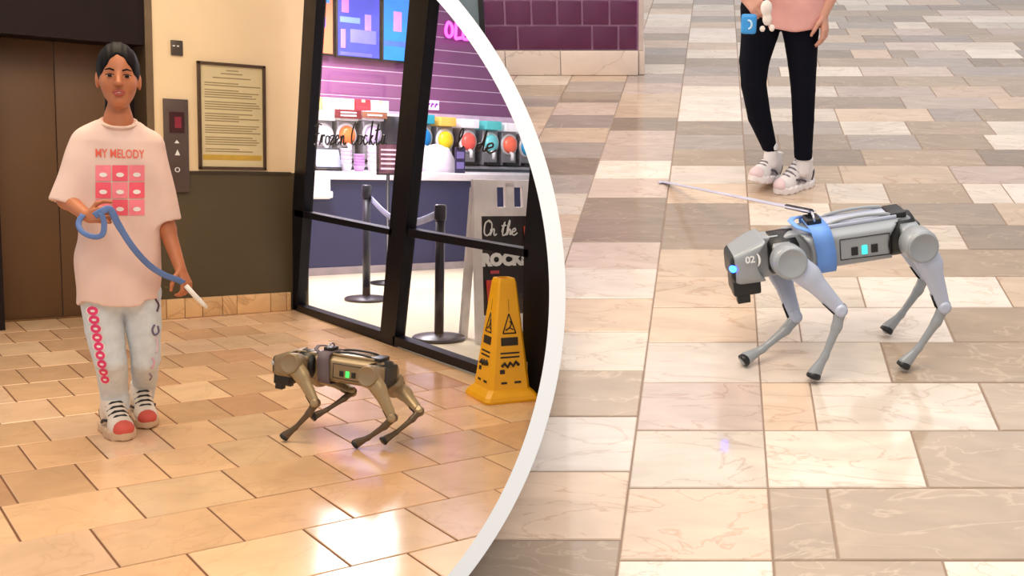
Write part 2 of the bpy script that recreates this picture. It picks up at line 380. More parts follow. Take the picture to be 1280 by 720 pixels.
for y0, y1, x0, wd in rows:
    k0 = int(math.floor((-1.5-x0)/wd))
    for k in range(k0, k0+50):
        xa, xb = x0+k*wd, x0+(k+1)*wd; xb2 = min(xb, 2.9)
        if xa > 2.89: break
        ya, yb = y0, y1
        if y1 > 7.3 and xa > 1.95: yb = 7.3
        px, py = proj(((xa+xb)/2, (ya+yb)/2, 0))
        if px < -700 or py > 1150: continue
        if y1 > 7.3 and xa < 1.95 < xb:
            tile(floorA, [(1.95, ya), (xb, ya), (xb, 7.3), (1.95, 7.3)], TILE_A[0], 'A', .007, gr); xb2 = 1.95
        m = rnd.choices(TILE_A, (5, 4, 3, 4, 3, 2))[0]
        tile(floorA, [(xa, ya), (xb2, ya), (xb2, yb), (xa, yb)], m, 'A', .007, gr, lift=rnd.uniform(-.0006, .0006))
mb = MB()
for P in gr: mb.prism([(p[0], p[1], -.03) for p in P], (0, 0, .027))
mb.build('grout', GROUT_A, floorA)
def fields(parent):
    for (pn, mn), b in list(FIELD.items()):
        if pn == parent.name: b.build('tile_field', bpy.data.materials[mn], parent, kind='stuff')
fields(floorA)
# back wall -----------------------------------------------------------
YW = 7.3; JX = 1.955; WX = 2.88
beige = mat('wall_beige_paint', (240, 214, 172), .7, noise=(3, .03)); olive = mat('wainscot_olive_paint', (78, 66, 42), .5, noise=(3, .06))
brown = mat('elevator_brown_metal', (100, 70, 42), .5, .1, noise=(2, .08)); dkbrown = mat('elevator_dark_frame', (32, 21, 21), .6, .0, spec=.15)
base_t = stone('baseboard_stone', (226, 184, 132), .3, (170, 120, 80), .07)
wallA = thing('wall_back', (2.4, YW, 0), kind='structure')
MB().box((JX, YW, .99), (3.0, YW+.12, 3.4)).build('upper_paint', beige, wallA)
MB().box((JX, YW, 0), (3.0, YW+.12, .985)).build('wainscot', olive, wallA)
MB().box((JX, YW-.012, .978), (WX-.01, YW, .996)).build('dado_rail', mat('dado_dark', (60, 46, 30), .5), wallA)
MB().box((JX-.045, YW-.015, 0), (JX, YW+.36, 3.4)).build('corner_post', mat('steel_post', (120, 100, 76), .35, .5), wallA)
bbA = thing('baseboard_back', (2.4, YW, 0), kind='structure')
jx = [onY(x, 385, YW)[0] for x in (196, 207, 230, 252, 277, 295, 337, 357)]+[WX-.02]
for a, b in zip(jx[:-1], jx[1:]):
    MB().bev(((a+b)/2, YW-.012, .0675), ((b-a)/2-.002, 0, 0), (0, .012, 0), (0, 0, .066), .003).build('tile', base_t, bbA)
# elevator ------------------------------------------------------------
el = thing('door_1', (1.5, YW+.33, 0), kind='structure')
zt = 1.80
for a, b in ((1.06, 1.441), (1.445, JX-.045)):
    MB().bev(((a+b)/2, YW+.345, zt/2+.0), ((b-a)/2, 0, 0), (0, .02, 0), (0, 0, zt/2), .004).build('door_panel', brown, el)
MB().box((.2, YW+.0, zt), (JX-.045, YW+.4, 3.4)).build('lintel', dkbrown, el)
MB().box((.2, YW+.0, 0), (1.06, YW+.4, zt)).build('jamb_and_shade_panel', dkbrown, el)
MB().box((1.81, YW+.28, 0), (JX-.045, YW+.33, zt)).build('jamb_and_shade_panel', dkbrown, el)  # added dark panel, stands in for shade on the recess side
MB().box((1.06, YW+.30, -.002), (JX-.045, YW+.33, .012)).build('sill', mat('sill_metal', (130, 100, 70), .3, .8), el)
# wall fittings -------------------------------------------------------
steel = mat('brushed_plate', (92, 82, 74), .35, .6); dark = mat('near_black', (24, 22, 24), .4); white = mat('white_plastic', (232, 230, 226), .5)
p0, p1 = onY(213, 50, YW), onY(228, 70, YW)
t = thing('wall_switch_plate', ((p0[0]+p1[0])/2, YW, p1[2]), 'small square dark plate high on the beige wall above the call panel', 'wall plate')
MB().bev(((p0[0]+p1[0])/2, YW-.008, (p0[2]+p1[2])/2), ((p1[0]-p0[0])/2, 0, 0), (0, .008, 0), (0, 0, (p0[2]-p1[2])/2), .002).build('plate', steel, t)
for k in (-.02, .006): MB().box(((p0[0]+p1[0])/2+k-.008, YW-.019, (p0[2]+p1[2])/2+.008), ((p0[0]+p1[0])/2+k+.006, YW-.015, (p0[2]+p1[2])/2+.016)).build('indicator', white, t)
p0, p1 = onY(203, 123, YW), onY(236, 240, YW); cx = (p0[0]+p1[0])/2; wz = lambda y: onY(220, y, YW)[2]
t = thing('elevator_call_panel', (cx, YW, p1[2]), 'tall steel elevator call panel with a red display and two buttons', 'call panel')
MB().bev((cx, YW-.012, (p0[2]+p1[2])/2), ((p1[0]-p0[0])/2, 0, 0), (0, .012, 0), (0, 0, (p0[2]-p1[2])/2), .003).build('plate', mat('call_plate', (92, 76, 70), .4, .4), t)
MB().box((cx-.045, YW-.029, wz(166)), (cx+.05, YW-.02, wz(140))).build('display_window', mat('display_dark', (60, 22, 24), .2), t)
MB().box((cx-.012, YW-.031, wz(160)), (cx+.03, YW-.028, wz(146))).build('display_digit', mat('display_red', (120, 28, 44), .3, emit=.25), t)
MB().prism([(cx-.016, YW-.03, wz(179)), (cx+.016, YW-.03, wz(179)), (cx, YW-.03, wz(175))], (0, .008, 0)).build('up_arrow_button', white, t)
MB().prism([(cx-.014, YW-.03, wz(194)), (cx+.018, YW-.03, wz(194)), (cx+.002, YW-.03, wz(187))], (0, .008, 0)).build('down_arrow_button', white, t)
MB().lathe((cx, YW-.02, wz(212)), [(.011, 0), (.017, 0), (.017, .008), (.011, .008), (.011, 0)], (0, -1, 0), 16).build('key_switch', white, t)
# framed notice
q = [onY(247, 76, YW), onY(333, 83, YW), onY(329, 214, YW), onY(246, 210, YW)]; xa, xb = (q[0][0]+q[3][0])/2, (q[1][0]+q[2][0])/2; za, zb = (q[2][2]+q[3][2])/2, (q[0][2]+q[1][2])/2
t = thing('framed_notice', ((xa+xb)/2, YW, za), 'framed printed notice sheet hanging on the beige wall beside the call panel', 'notice')
fr = mat('notice_frame', (74, 52, 34), .4); 
for a, b in (((xa, za), (xa+.02, zb)), ((xb-.02, za), (xb, zb)), ((xa, zb-.02), (xb, zb)), ((xa, za), (xb, za+.02))):
    MB().bev(((a[0]+b[0])/2, YW-.014, (a[1]+b[1])/2), ((b[0]-a[0])/2, 0, 0), (0, .014, 0), (0, 0, (b[1]-a[1])/2), .003).build('frame_bar', fr, t)
MB().box((xa+.015, YW-.012, za+.015), (xb-.015, YW-.006, zb-.015)).build('sheet', mat('notice_sheet', (216, 200, 156), .45, noise=(4, .04)), t)
ink = mat('notice_ink', (152, 134, 98), .6); W = xb-xa; H = zb-za; mbi = MB(); rn = random.Random(5)
for k, (fy, a, b) in enumerate([(.93, .42, .6), (.90, .34, .66), (.86, .22, .78)]+[(.81-.022*i, .1, rn.choice((.9, .86, .92, .8, .6))) for i in range(30)]):
    if k > 2 and k % 5 == 0: continue
    z = za+H*(fy); mbi.box((xa+W*a, YW-.0135, z-.0035), (xa+W*b, YW-.0118, z+.0035))
mbi.build('printed_lines', ink, t)
MB().box((xa+.03, YW-.0135, za+H*.09), (xb-.03, YW-.0118, za+H*.14)).build('yellow_strip', mat('notice_yellow', (196, 160, 60), .5), t)

# ---------------------------------------------------------------- shop window
blackm = mat('black_metal_frame', (15, 14, 22), .4, 0, spec=.2); GL = glass('shop_glass', (.96, .97, .98))
win = thing('window_1', (WX, 5.8, 0), kind='structure', label='black framed shop window wall')
def member(name, pts, m=blackm, th=.07):
    P = [onX(x, y, WX) for x, y in pts]; b = MB().prism(P, (th, 0, 0)); return b.build(name, m, win, clip=True)
def ext(a, b, y): t = (y-a[1])/(b[1]-a[1]); return (a[0]+t*(b[0]-a[0]), y)
member('mullion', [ext((380, 0), (366, 240), -60), ext((396, 0), (383, 240), -60), (371, 386), (358.5, 386)])
member('mullion', [ext((512, 0), (492, 240), -60), ext((536, 0), (513, 240), -60), (492, 434), (474, 428)])
member('mullion', [(676, 40), (760, 40), (760, 520), (652, 490), (655, 300)], th=.1)
member('rail', [(368, 262), (490, 287), (489, 294), (368, 270)]); member('rail', [(510, 286), (660, 312), (660, 322), (510, 296)])
member('rail', [(371, 381), (475, 414), (475, 428), (360, 389)]); member('rail', [(491, 420), (600, 458), (655, 478), (655, 489), (591, 466), (491, 431)])
def pane(pts):
    P = [onX(x, y, WX+.03) for x, y in pts]; MB().prism(P, (.008, 0, 0)).build('pane', GL, win, clip=True)
pane([ext((396, 0), (383, 240), -60), ext((512, 0), (492, 240), -60), (491, 290), (377, 266)]); pane([(377, 266), (491, 290), (474, 418), (371, 383)])
pane([ext((536, 0), (513, 240), -60), (676, -40), (676, 318), (510, 290)]); pane([(510, 290), (660, 316), (655, 482), (492, 424)])
def glass_script(txt, a, b, hpx, r, adv):
    P, Q = onX(*a, WX-.004), onX(*b, WX-.004); Hh = np.linalg.norm(onX(a[0], a[1]-hpx, WX)-P); tot = sum(.5 if c == ' ' else adv*(1.25 if c in 'FCO' else 1) for c in txt)
    m_ = MB(); script_text(m_, txt, P, (Q-P)/(Hh*tot), (0, 0, 1), Hh, r, adv); m_.build('window_lettering', dark, win)
glass_script('Frozen Cockta', (392, 181), (483, 181), 26, .0052, .6)
glass_script('l de', (569, 186), (620, 192), 26, .0052, .6)
# column of stone at the right end of the window
for i in range(2):
    y0 = 4.62-.2*i; MB().bev((WX-.03, y0-.1, .09), (.012, 0, 0), (0, .098, 0), (0, 0, .09), .004).build('tile', base_t, win, clip=True)

# ---------------------------------------------------------------- shop interior
YC, YB, YS = 9.05, 10.25, 10.6
sfl = MB().box((WX+.07, 2.5, -.04), (9.5, YS, 0)).build('floor_shop', mat('shop_floor_cream', (226, 216, 186), .3, noise=(2, .04)), base=(5, 7, 0), clip=True, kind='structure')
ws = thing('wall_shop', (6, YS, 0), kind='structure')
MB().box((2.95, YS+.001, 0), (9.8, YS+.1, 3.2)).build('backing', mat('plank_gap', (226, 196, 222), .6), ws, clip=True)
pl = mat('purple_plank', (150, 92, 140), .45, noise=(3, .06)); z = 1.56
gz = []
while z < 3.1:
    MB().bev((6.4, YS+.0, z+.071), (3.4, 0, 0), (0, .004, 0), (0, 0, .0655), .001).build('plank', pl, ws, clip=True); z += .142
MB().box((2.9, YW+.12, 0), (2.97, YS+.1, 3.2)).build('wall_shop_left', mat('shop_wall_pale', (190, 160, 180), .6), kind='structure')
MB().box((WX, 2.6, 3.02), (9.6, YS+.1, 3.1)).build('ceiling_shop', mat('shop_ceiling', (210, 205, 205), .8), base=(6, 8, 3.02), clip=True, kind='structure')
navy = mat('counter_navy', (42, 44, 78), .45, noise=(3, .05)); ctop = mat('counter_white', (226, 218, 222), .3)
t = thing('service_counter', (5.5, YC, 0), 'long navy service counter with white top inside the shop', 'counter')
zc = .945
MB().box((3.35, YC, 0), (9, YC+.55, zc-.07)).build('front_panel', navy, t, clip=True)
MB().bev((6.15, YC+.26, zc-.035), (2.85, 0, 0), (0, .32, 0), (0, 0, .035), .008).build('counter_top', ctop, t, clip=True)
MB().box((3.35, YC-.012, 0), (9, YC, .07)).build('kick_plate', mat('kick_grey', (150, 140, 140), .5), t, clip=True)
a_, b_ = onY(391, 214, YC-.12), onY(414, 249, YC-.12)
t = thing('counter_bin', ((a_[0]+b_[0])/2, YC-.06, b_[2]), 'white box fixed to the left end of the navy counter', 'box')
MB().bev(((a_[0]+b_[0])/2, YC-.062, (a_[2]+b_[2])/2), ((b_[0]-a_[0])/2, 0, 0), (0, .048, 0), (0, 0, (a_[2]-b_[2])/2), .01).build('body', white, t)
MB().bev(((a_[0]+b_[0])/2, YC-.075, b_[2]+.04), ((b_[0]-a_[0])/2+.015, 0, 0), (0, .055, 0), (0, 0, .03), .01).build('lip', white, t)
# back counter and machines
t = thing('back_counter', (6.2, YB, 0), 'grey blue back counter under the frozen drink machines', 'counter')
MB().box((3.6, YB-.02, 0), (9.3, YS-.01, .96)).build('body', mat('backcounter_grey', (96, 104, 118), .5), t, clip=True)
MB().box((3.6, YB-.05, .96), (9.3, YS-.01, .99)).build('worktop', mat('backcounter_top', (150, 150, 158), .3), t, clip=True)
MB().box((3.6, YS-.03, .99), (9.3, YS-.01, 1.50)).build('splashback', mat('machine_wall_grey', (104, 98, 104), .5), t, clip=True)
steel2 = mat('machine_steel', (150, 148, 152), .35, .3); clear = mat('clear_bezel', (225, 225, 225), .3)
def machine(px, py, colr, hd, label, w_=.215):
    c = onY(px, py, YB); x, z = c[0], c[2]; hw = w_/2-.008
    t = thing('frozen_drink_machine', (x, YB+.1, .99), label, 'drink machine', 'frozen drink machines on the back counter')
    MB().bev((x, YB+.16, (1.0+z+.14)/2), (hw, 0, 0), (0, .14, 0), (0, 0, (z+.14-1.0)/2), .012).build('body', steel2, t, clip=True)
    MB().bev((x, YB+.1, z+.19), (hw, 0, 0), (0, .16, 0), (0, 0, .05), .01).build('header', mat('header_%d_%d_%d' % hd, hd, .4, emit=.25), t, clip=True)
    bz = MB().lathe((x, YB+.04, z-.01), [(.105, 0), (.115, .02), (.1, .035)], (0, -1, 0), 24); bz.xf(lambda v: A3(v[0], v[1], z-.01+(v[2]-z+.01)*1.12)).build('bezel', clear, t, clip=True)
    dm = MB().lathe((x, YB+.005, z-.01), [(.09, 0), (.082, .03), (.055, .05), (.015, .057)], (0, -1, 0), 24); dm.xf(lambda v: A3(v[0], v[1], z-.01+(v[2]-z+.01)*1.12)).build('drink_window', mat('slush_%d_%d_%d' % colr, colr, .25, emit=.2), t, clip=True)
    MB().tube([(x, YB-.01, z-.10), (x, YB-.06, z-.12), (x, YB-.06, z-.19)], .022, 10).build('spout', clear, t, clip=True)
    MB().bev((x, YB-.0, 1.02), (hw*.8, 0, 0), (0, .07, 0), (0, 0, .018), .006).build('drip_tray', dark, t, clip=True)
for a in [(405, 168, (228, 226, 232), (236, 232, 226), 'frozen drink machine with white drink, first at the left of the shop window'),
          (434, 168, (238, 120, 60), (236, 232, 226), 'frozen drink machine with bright orange drink beside the white one'),
          (466, 168, (196, 176, 214), (224, 214, 220), 'frozen drink machine with pale lilac drink left of the middle mullion'),
          (530, 171, (30, 130, 200), (50, 160, 180), 'frozen drink machine with deep blue drink right of the middle mullion'),
          (557, 174, (238, 205, 40), (240, 190, 90), 'frozen drink machine with yellow drink and amber header'),
          (586, 176, (240, 96, 84), (238, 232, 236), 'frozen drink machine with coral drink between the yellow and teal ones'),
          (614, 178, (110, 196, 200), (90, 190, 190), 'frozen drink machine with teal drink and teal header'),
          (637.5, 180, (240, 110, 84), (238, 232, 236), 'frozen drink machine with orange red drink at the far right'),
          (660, 183, (40, 150, 200), (238, 232, 236), 'frozen drink machine with blue drink cut off at the right end')]: machine(*a)
# boxes on the shelf above the machines
sh = onY(450, 140, YB+.1)[2]
t = MB().box((3.8, YB+.0, sh-.03), (5.3, YS-.04, sh-.005)).build('wall_shelf', mat('shelf_white', (220, 210, 205), .5), label='long pale wall shelf above the drink machines', cat='shelf', clip=True)
for px0, px1, c_, lb in [(391, 402, (222, 205, 120), 'pale yellow carton on the shelf left end'), (403, 424, (238, 226, 214), 'wide cream carton beside the yellow one on the shelf'), (425, 443, (236, 228, 226), 'white carton left of the red carton on the shelf'), (444, 463, (226, 50, 64), 'bright red carton on the shelf'), (464, 486, (240, 226, 232), 'pinkish white carton right of the red carton on the shelf')]:
    a, b = onY(px0, 122, YB+.08), onY(px1, 138, YB+.08)
    q = thing('carton', ((a[0]+b[0])/2, YB+.15, sh), lb, 'carton', 'cartons on the shop shelf')
    MB().bev(((a[0]+b[0])/2, YB+.16, sh+.065), ((b[0]-a[0])/2-.004, 0, 0), (0, .09, 0), (0, 0, .065), .004).build('box_body', mat('carton_%d_%d_%d' % c_, c_, .5, emit=.1), q, clip=True)
    MB().box(((a[0]+b[0])/2-.02, YB+.068, sh+.1), ((a[0]+b[0])/2+.02, YB+.0705, sh+.13)).build('tape', mat('tape_tan', (214, 196, 160), .4), q, clip=True)
def placard(px0, px1, py0, py1, Y, m_, label, name, cat, lines=0, lm=None):
    a, b = onY(px0, py0, Y), onY(px1, py1, Y); q = thing(name, ((a[0]+b[0])/2, Y, b[2]), label, cat)
    MB().bev(((a[0]+b[0])/2, Y+.01, (a[2]+b[2])/2), ((b[0]-a[0])/2, 0, 0), (0, .01, 0), (0, 0, (a[2]-b[2])/2), .004).build('board', m_, q, clip=True)
    for k in range(lines):
        z = a[2]+(b[2]-a[2])*(k+1)/(lines+1); MB().box((a[0]+.2*(b[0]-a[0]), Y-.003, z-.008), (b[0]-.2*(b[0]-a[0]), Y, z+.008)).build('printed_line', lm or white, q, clip=True)
    return q, a, b
placard(419, 452, 136, 149, YB-.1, mat('sign_dark_red', (120, 34, 44), .4), 'dark red strip sign above the orange drink', 'strip_sign', 'sign', 2)
placard(453, 484, 139, 149, YB-.1, mat('sign_brown', (150, 96, 74), .4), 'brown strip sign left of the middle mullion', 'strip_sign', 'sign', 1)
# menu screens
def screen(px0, px1, py1, m_, lab, blobs):
    Y = YS-.12; a, b = onY(px0, -70, Y), onY(px1, py1, Y); q = thing('menu_screen', ((a[0]+b[0])/2, Y, b[2]), lab, 'menu screen', 'menu screens over the counter')
    MB().bev(((a[0]+b[0])/2, Y+.03, (a[2]+b[2])/2), ((b[0]-a[0])/2, 0, 0), (0, .03, 0), (0, 0, (a[2]-b[2])/2), .008).build('housing', dark, q, clip=True)
    MB().box((a[0]+.02, Y-.004, b[2]+.02), (b[0]-.02, Y, a[2]-.02)).build('display', m_, q, clip=True)
    for x0, y0, x1, y1, c in blobs:
        p, r = onY(x0, y0, Y-.006), onY(x1, y1, Y-.006); MB().bev(((p[0]+r[0])/2, Y-.006, (p[2]+r[2])/2), ((r[0]-p[0])/2, 0, 0), (0, .002, 0), (0, 0, (p[2]-r[2])/2), .001).build('screen_graphic', mat('scr_%d_%d_%d' % c, c, .4, emit=1.0), q, clip=True)
screen(385, 418, 70, mat('screen_orange', (240, 120, 84), .3, emit=.8, noise=(3, .1)), 'orange menu screen at the left edge of the shop window', [(395, 20, 407, 34, (80, 80, 200)), (396, 48, 402, 58, (90, 80, 190)), (390, -40, 412, 4, (50, 130, 230))])
screen(420, 476, 76, mat('screen_blue', (66, 76, 190), .3, emit=.8, noise=(3, .25)), 'wide blue violet menu screen in the middle', [(427, -4, 436, 16, (190, 110, 190)), (426, 36, 432, 60, (180, 120, 210)), (456, 18, 464, 40, (150, 120, 220)), (425, 20, 450, 30, (110, 140, 230)), (438, 36, 470, 56, (110, 110, 210)), (425, 64, 465, 72, (90, 90, 220))])
screen(478, 530, 81, mat('screen_cyan', (30, 130, 220), .3, emit=.8, noise=(3, .2)), 'bright sky blue menu screen beside the middle mullion', [(492, 14, 502, 40, (190, 130, 190)), (480, 50, 512, 60, (60, 100, 220))])
# neon signs
neon = mat('neon_pink', (250, 90, 220), .4, emit=2.2); P0 = onY(558, 46, YS-.05); P1 = onY(584, 48, YS-.05)
t = thing('neon_sign', ((P0[0]+P1[0])/2, YS-.03, P0[2]), 'glowing pink neon letters high on the purple wall', 'neon sign')
vs, fs = text_mesh('OLE', 1, align='LEFT'); V = np.array(vs); sw = V[:, 0].max()-V[:, 0].min(); hh = (onY(558, 27, YS-.05)[2]-P0[2])
mbn = MB(); wn = 1.25*(P1[0]-P0[0])
for ch, off in (('O', 0), ('L', .36), ('E', .66)):
    xo = P0[0]+wn*off; zz = P0[2]; s_ = wn*.28
    st = {'O': [[(.5, 0), (.1, .2), (.05, .6), (.4, 1), (.9, .7), (.9, .25), (.5, 0)]], 'L': [[(.15, 1), (.12, .5), (.1, 0), (.5, .0), (.9, .05)]], 'E': [[(.8, 1), (.15, .98), (.1, .5), (.1, .02), (.85, 0)], [(.1, .5), (.7, .52)]]}[ch]
    for s1 in st: mbn.tube([(xo+p[0]*s_, YS-.03, zz+p[1]*hh) for p in crom(s1, 4)], .018, 8)
mbn.build('neon_tube', neon, t, clip=True)
MB().bev(((P0[0]+P1[0])/2+.05, YS-.008, P0[2]+hh/2), (wn*.55, 0, 0), (0, .006, 0), (0, 0, hh*.6), .003).build('back_plate', mat('neon_plate', (150, 50, 140), .4), t, clip=True)
q, a, b = placard(520, 549, 124, 138, YS-.025, mat('lightbox_pink', (246, 206, 240), .4, emit=.9), 'small glowing pinkish light box sign just right of the middle mullion', 'light_box_sign', 'sign')
mbl = MB()
for k in range(5):
    x = a[0]+(b[0]-a[0])*(.12+.17*k); mbl.tube([(x, YS-.03, b[2]+.03), (x+.02, YS-.03, a[2]-.03)], .008, 5); mbl.tube([(x, YS-.03, b[2]+.05), (x+.04, YS-.03, b[2]+.07)], .007, 5)
mbl.build('letter_strokes', mat('lightbox_violet', (150, 70, 190), .4), q, clip=True)
# things on the counter
def tablet(px, py, lab):
    c = onZ(px, py, zc); x, y = c[0], YC+.25; t = thing('point_of_sale_tablet', (x, y, zc), lab, 'tablet', 'tablets on the service counter')
    MB().bev((x, y, zc+.012), (.12, 0, 0), (0, .09, 0), (0, 0, .012), .005).build('base', dark, t)
    MB().bev((x, y+.02, zc+.11), (.16, 0, 0), (0, .05, .1), (0, -.008, .004), .004).build('housing', dark, t)
    MB().obox((x+.02, y+.009, zc+.115), (.125, 0, 0), (0, .04, .08), (0, -.001, .0005)).build('screen', mat('tablet_screen', (150, 156, 172), .15, emit=.2), t)
tablet(404, 213, 'dark tablet till on the counter at the left end'); tablet(543, 218, 'dark tablet till on the counter right of the middle mullion')
for i, (px, h, lab) in enumerate([(433, .22, 'tall stack of clear cups on the counter, left of two'), (449, .17, 'short stack of lilac cups beside the clear cups'), (466, .26, 'slim tall stack of white cups next to the menu stand')]):
    c = onY(px, 213, YC+.2); x = c[0]; t = thing('cup_stack', (x, YC+.2, zc), lab, 'cups', 'cup stacks on the counter')
    m_ = mat('cup_%d' % i, [(214, 210, 222), (206, 160, 214), (224, 214, 226)][i], .3)
    for k in range(5): MB().lathe((x, YC+.2, zc+k*h*.16), [(.04, 0), (.053, h*.3), (.057, h*.31), (.053, h*.32)], n=16).build('cup', m_, t)
c = onY(545, 200, YC+.42); MB().lathe((c[0], YC+.42, zc), [(.2, 0), (.2, .05), (.185, .14), (.14, .22), (.07, .265), (.015, .28)], n=28).build('dome_cover', mat('dome_white', (214, 206, 216), .35), label='white domed cover on the counter behind the tablet till', cat='cover')
a, b = onY(569, 184, YC+.1), onY(581, 214, YC+.1); t = thing('menu_card', ((a[0]+b[0])/2, YC+.1, zc), 'small dark upright menu card on the counter below the yellow drink', 'menu card')
MB().bev(((a[0]+b[0])/2, YC+.1, (a[2]+zc)/2), ((b[0]-a[0])/2, 0, 0), (0, .006, 0), (0, 0, (a[2]-zc)/2), .003).build('card', mat('card_dark', (46, 40, 74), .4), t)
for k in (.3, .7): MB().box((a[0]+.015, YC+.0915, zc+(a[2]-zc)*(k-.13)), (b[0]-.015, YC+.094, zc+(a[2]-zc)*(k+.13))).build('picture', mat('card_lilac', (120, 110, 170), .4), t)
# menu board on a post in front of the counter
Yp = 8.3; a, b = onY(471, 178, Yp), onY(499, 219, Yp); xm = (a[0]+b[0])/2
t = thing('menu_stand', (xm, Yp, 0), 'dark red menu board on a slim black post, left of the middle mullion', 'menu stand')
MB().lathe((xm, Yp, 0), [(.15, 0), (.15, .015), (.03, .03), (.015, .04), (.015, b[2])], n=24).build('post', dark, t)
MB().bev((xm, Yp, (a[2]+b[2])/2), ((b[0]-a[0])/2, 0, 0), (0, .012, 0), (0, 0, (a[2]-b[2])/2), .005).build('frame', dark, t)
MB().box((a[0]+.015, Yp-.016, b[2]+.015), (b[0]-.015, Yp-.011, a[2]-.015)).build('sheet', mat('menu_maroon', (84, 40, 60), .4), t)
for k, f in enumerate((.2, .36, .5, .64, .78)): MB().box((a[0]+.03, Yp-.018, b[2]+(a[2]-b[2])*f-.008), (b[0]-.03, Yp-.0155, b[2]+(a[2]-b[2])*f+.008)).build('text_line', mat('menu_pale', (206, 180, 190), .5), t)
# stanchions and belt
def stanchion(p, top, lab):
    t = thing('stanchion', (p[0], p[1], 0), lab, 'stanchion', 'queue posts inside the shop')
    MB().lathe((p[0], p[1], 0), [(.165, 0), (.17, .012), (.16, .022), (.06, .035), (.04, .04)], n=28).build('base', mat('stanchion_base', (40, 42, 52), .35), t)
    MB().lathe((p[0], p[1], .035), [(.03, 0), (.03, top-.13), (.03, top-.13)], n=16).build('post', mat('stanchion_black', (30, 32, 46), .35), t)
    MB().lathe((p[0], p[1], top-.1), [(.034, 0), (.038, .01), (.038, .09), (.03, .1)], n=16).build('head', mat('stanchion_black', (30, 32, 46), .35), t)
s1 = onZ(458, 375, 0); s2 = onZ(556, 432, 0); s2 = s2+A3(.07, .2, 0)
stanchion(s1, .9, 'black queue post with round base behind the left pane'); stanchion(s2, .86, 'black queue post nearest the folding sign')
pa, pb = s1+A3(.03, 0, .8), s2+A3(0, .03, .8)
MB().tube([pa+(pb-pa)*k/10-A3(0, 0, .12*math.sin(math.pi*k/10)) for k in range(11)], .024, 8, flat=.12, up=(1, .3, 0)).build('queue_belt', mat('belt_pale', (170, 176, 206), .5), label='pale queue belt sagging between the two black posts', cat='belt')
# folding sign
fp = onZ(622, 436, 0)+A3(.2, .13, 0); ax = _n([1, -.12, 0]); ay = A3(-ax[1], ax[0], 0)*1.0; ct = fp
def SP(x, z, o=0): return ct+ax*x+A3(0, 0, z)+ay*(o+z*.10)
t = thing('folding_sign', (fp[0], fp[1], 0), 'white plastic folding sign with a black poster, behind the glass by the wet floor cone', 'sign')
hs = onP(632, 226, fp, ay)[2]; hwS = .25; up = _n(A3(0, 0, 1)+ay*.10)
wm = mat('sign_white', (226, 218, 214), .45)
for x0, x1, z0, z1 in ((-hwS, -hwS+.05, 0, hs), (hwS-.05, hwS, 0, hs), (-hwS+.05, hwS-.05, hs-.225, hs-.17), (-hwS+.05, hwS-.05, .1, .18), (-hwS+.05, -.09, hs-.17, hs), (-.03, .03, hs-.17, hs-.02), (.09, hwS-.05, hs-.17, hs), (-.09, .09, hs-.045, hs)):
    MB().prism([SP(x0, z0), SP(x1, z0), SP(x1, z1), SP(x0, z1)], ay*.035).build('frame_bar', wm, t)
MB().prism([SP(-hwS+.05, .18, .01), SP(hwS-.05, .18, .01), SP(hwS-.05, hs-.222, .01), SP(-hwS+.05, hs-.222, .01)], ay*.015).build('poster', mat('poster_black', (36, 26, 26), .4), t)
for x0 in (-hwS, hwS-.05): MB().prism([SP(x0, hs-.05)+ay*.02, SP(x0+.05, hs-.05)+ay*.02, A3(*(fp+ax*(x0+.05)+ay*.26)), A3(*(fp+ax*x0+ay*.26))], ay*.035).build('rear_leg', wm, t)
m_ = MB(); script_text(m_, 'On the', SP(-.195, hs-.345, -.004), ax*.8, up, .095, .005, .48); m_.build('script_lettering', white, t)
m_ = MB(); put_text(m_, 'ROCKS', .1, SP(-.045, hs-.50, -.002), ax, up, bold=.008); m_.xf(lambda v: v); m_.build('bold_lettering', white, t, recalc=False)
MB().prism([SP(.1, hs-.40, -.006), SP(.16, hs-.40, -.006), SP(.17, hs-.29, -.006), SP(.09, hs-.29, -.006)], ay*.008).build('cup_picture', mat('poster_coral', (230, 96, 70), .4), t)
MB().prism([SP(-.16, .1, -.006), SP(-.04, .1, -.006), SP(-.02, .40, -.006), SP(-.18, .40, -.006)], ay*.008).build('red_cup_picture', mat('poster_red', (214, 62, 52), .4), t)
MB().box((-.03, -.004, 0), (.03, 0, .02)).xf(lambda v: SP(v[0]-.12, v[2]+.44, v[1]-.002)).build('small_print', mat('poster_pinkred', (190, 70, 80), .4), t)
MB().box((WX+.1, 3.9, 0), (WX+.18, 4.2, 2.9)).build('wall_shop_right', mat('maroon_wall', (70, 16, 22), .5), base=(WX+.14, 4.3, 0), clip=True, kind='structure')

# ---------------------------------------------------------------- wet floor cone
cb = onZ(627, 496, 0); yel = mat('caution_yellow', (240, 176, 16), .38, noise=(5, .06)); cdir = _n([-cb[0], -cb[1], 0])
cdir = np.array(Matrix.Rotation(math.radians(24), 3, 'Z')@Vector(cdir)); cr = np.cross(cdir, [0, 0, 1])*-1
t = thing('wet_floor_cone', (cb[0], cb[1], 0), 'yellow four sided wet floor cone standing against the shop window', 'wet floor cone')
Hc = .60
def sq(h, z): return [cb+cdir*h*a+cr*h*b+A3(0, 0, z) for a, b in ((-1, -1), (1, -1), (1, 1), (-1, 1))]
def loft_sq(prof):
    m_ = MB(); vs = []
    for h, z in prof:
        s_ = sq(h, z); c_ = min(.18*h, .02)
        for i in range(4):
            p, n_, q_ = s_[i], s_[(i+1) % 4], s_[i-1]; vs += [p+_n(q_-p)*c_, p+_n(n_-p)*c_]
    k = len(prof); fs = [(i*8+j, i*8+(j+1) % 8, (i+1)*8+(j+1) % 8, (i+1)*8+j) for i in range(k-1) for j in range(8)]+[tuple(range(8)), tuple(range((k-1)*8, k*8))]
    return m_.add(vs, fs)
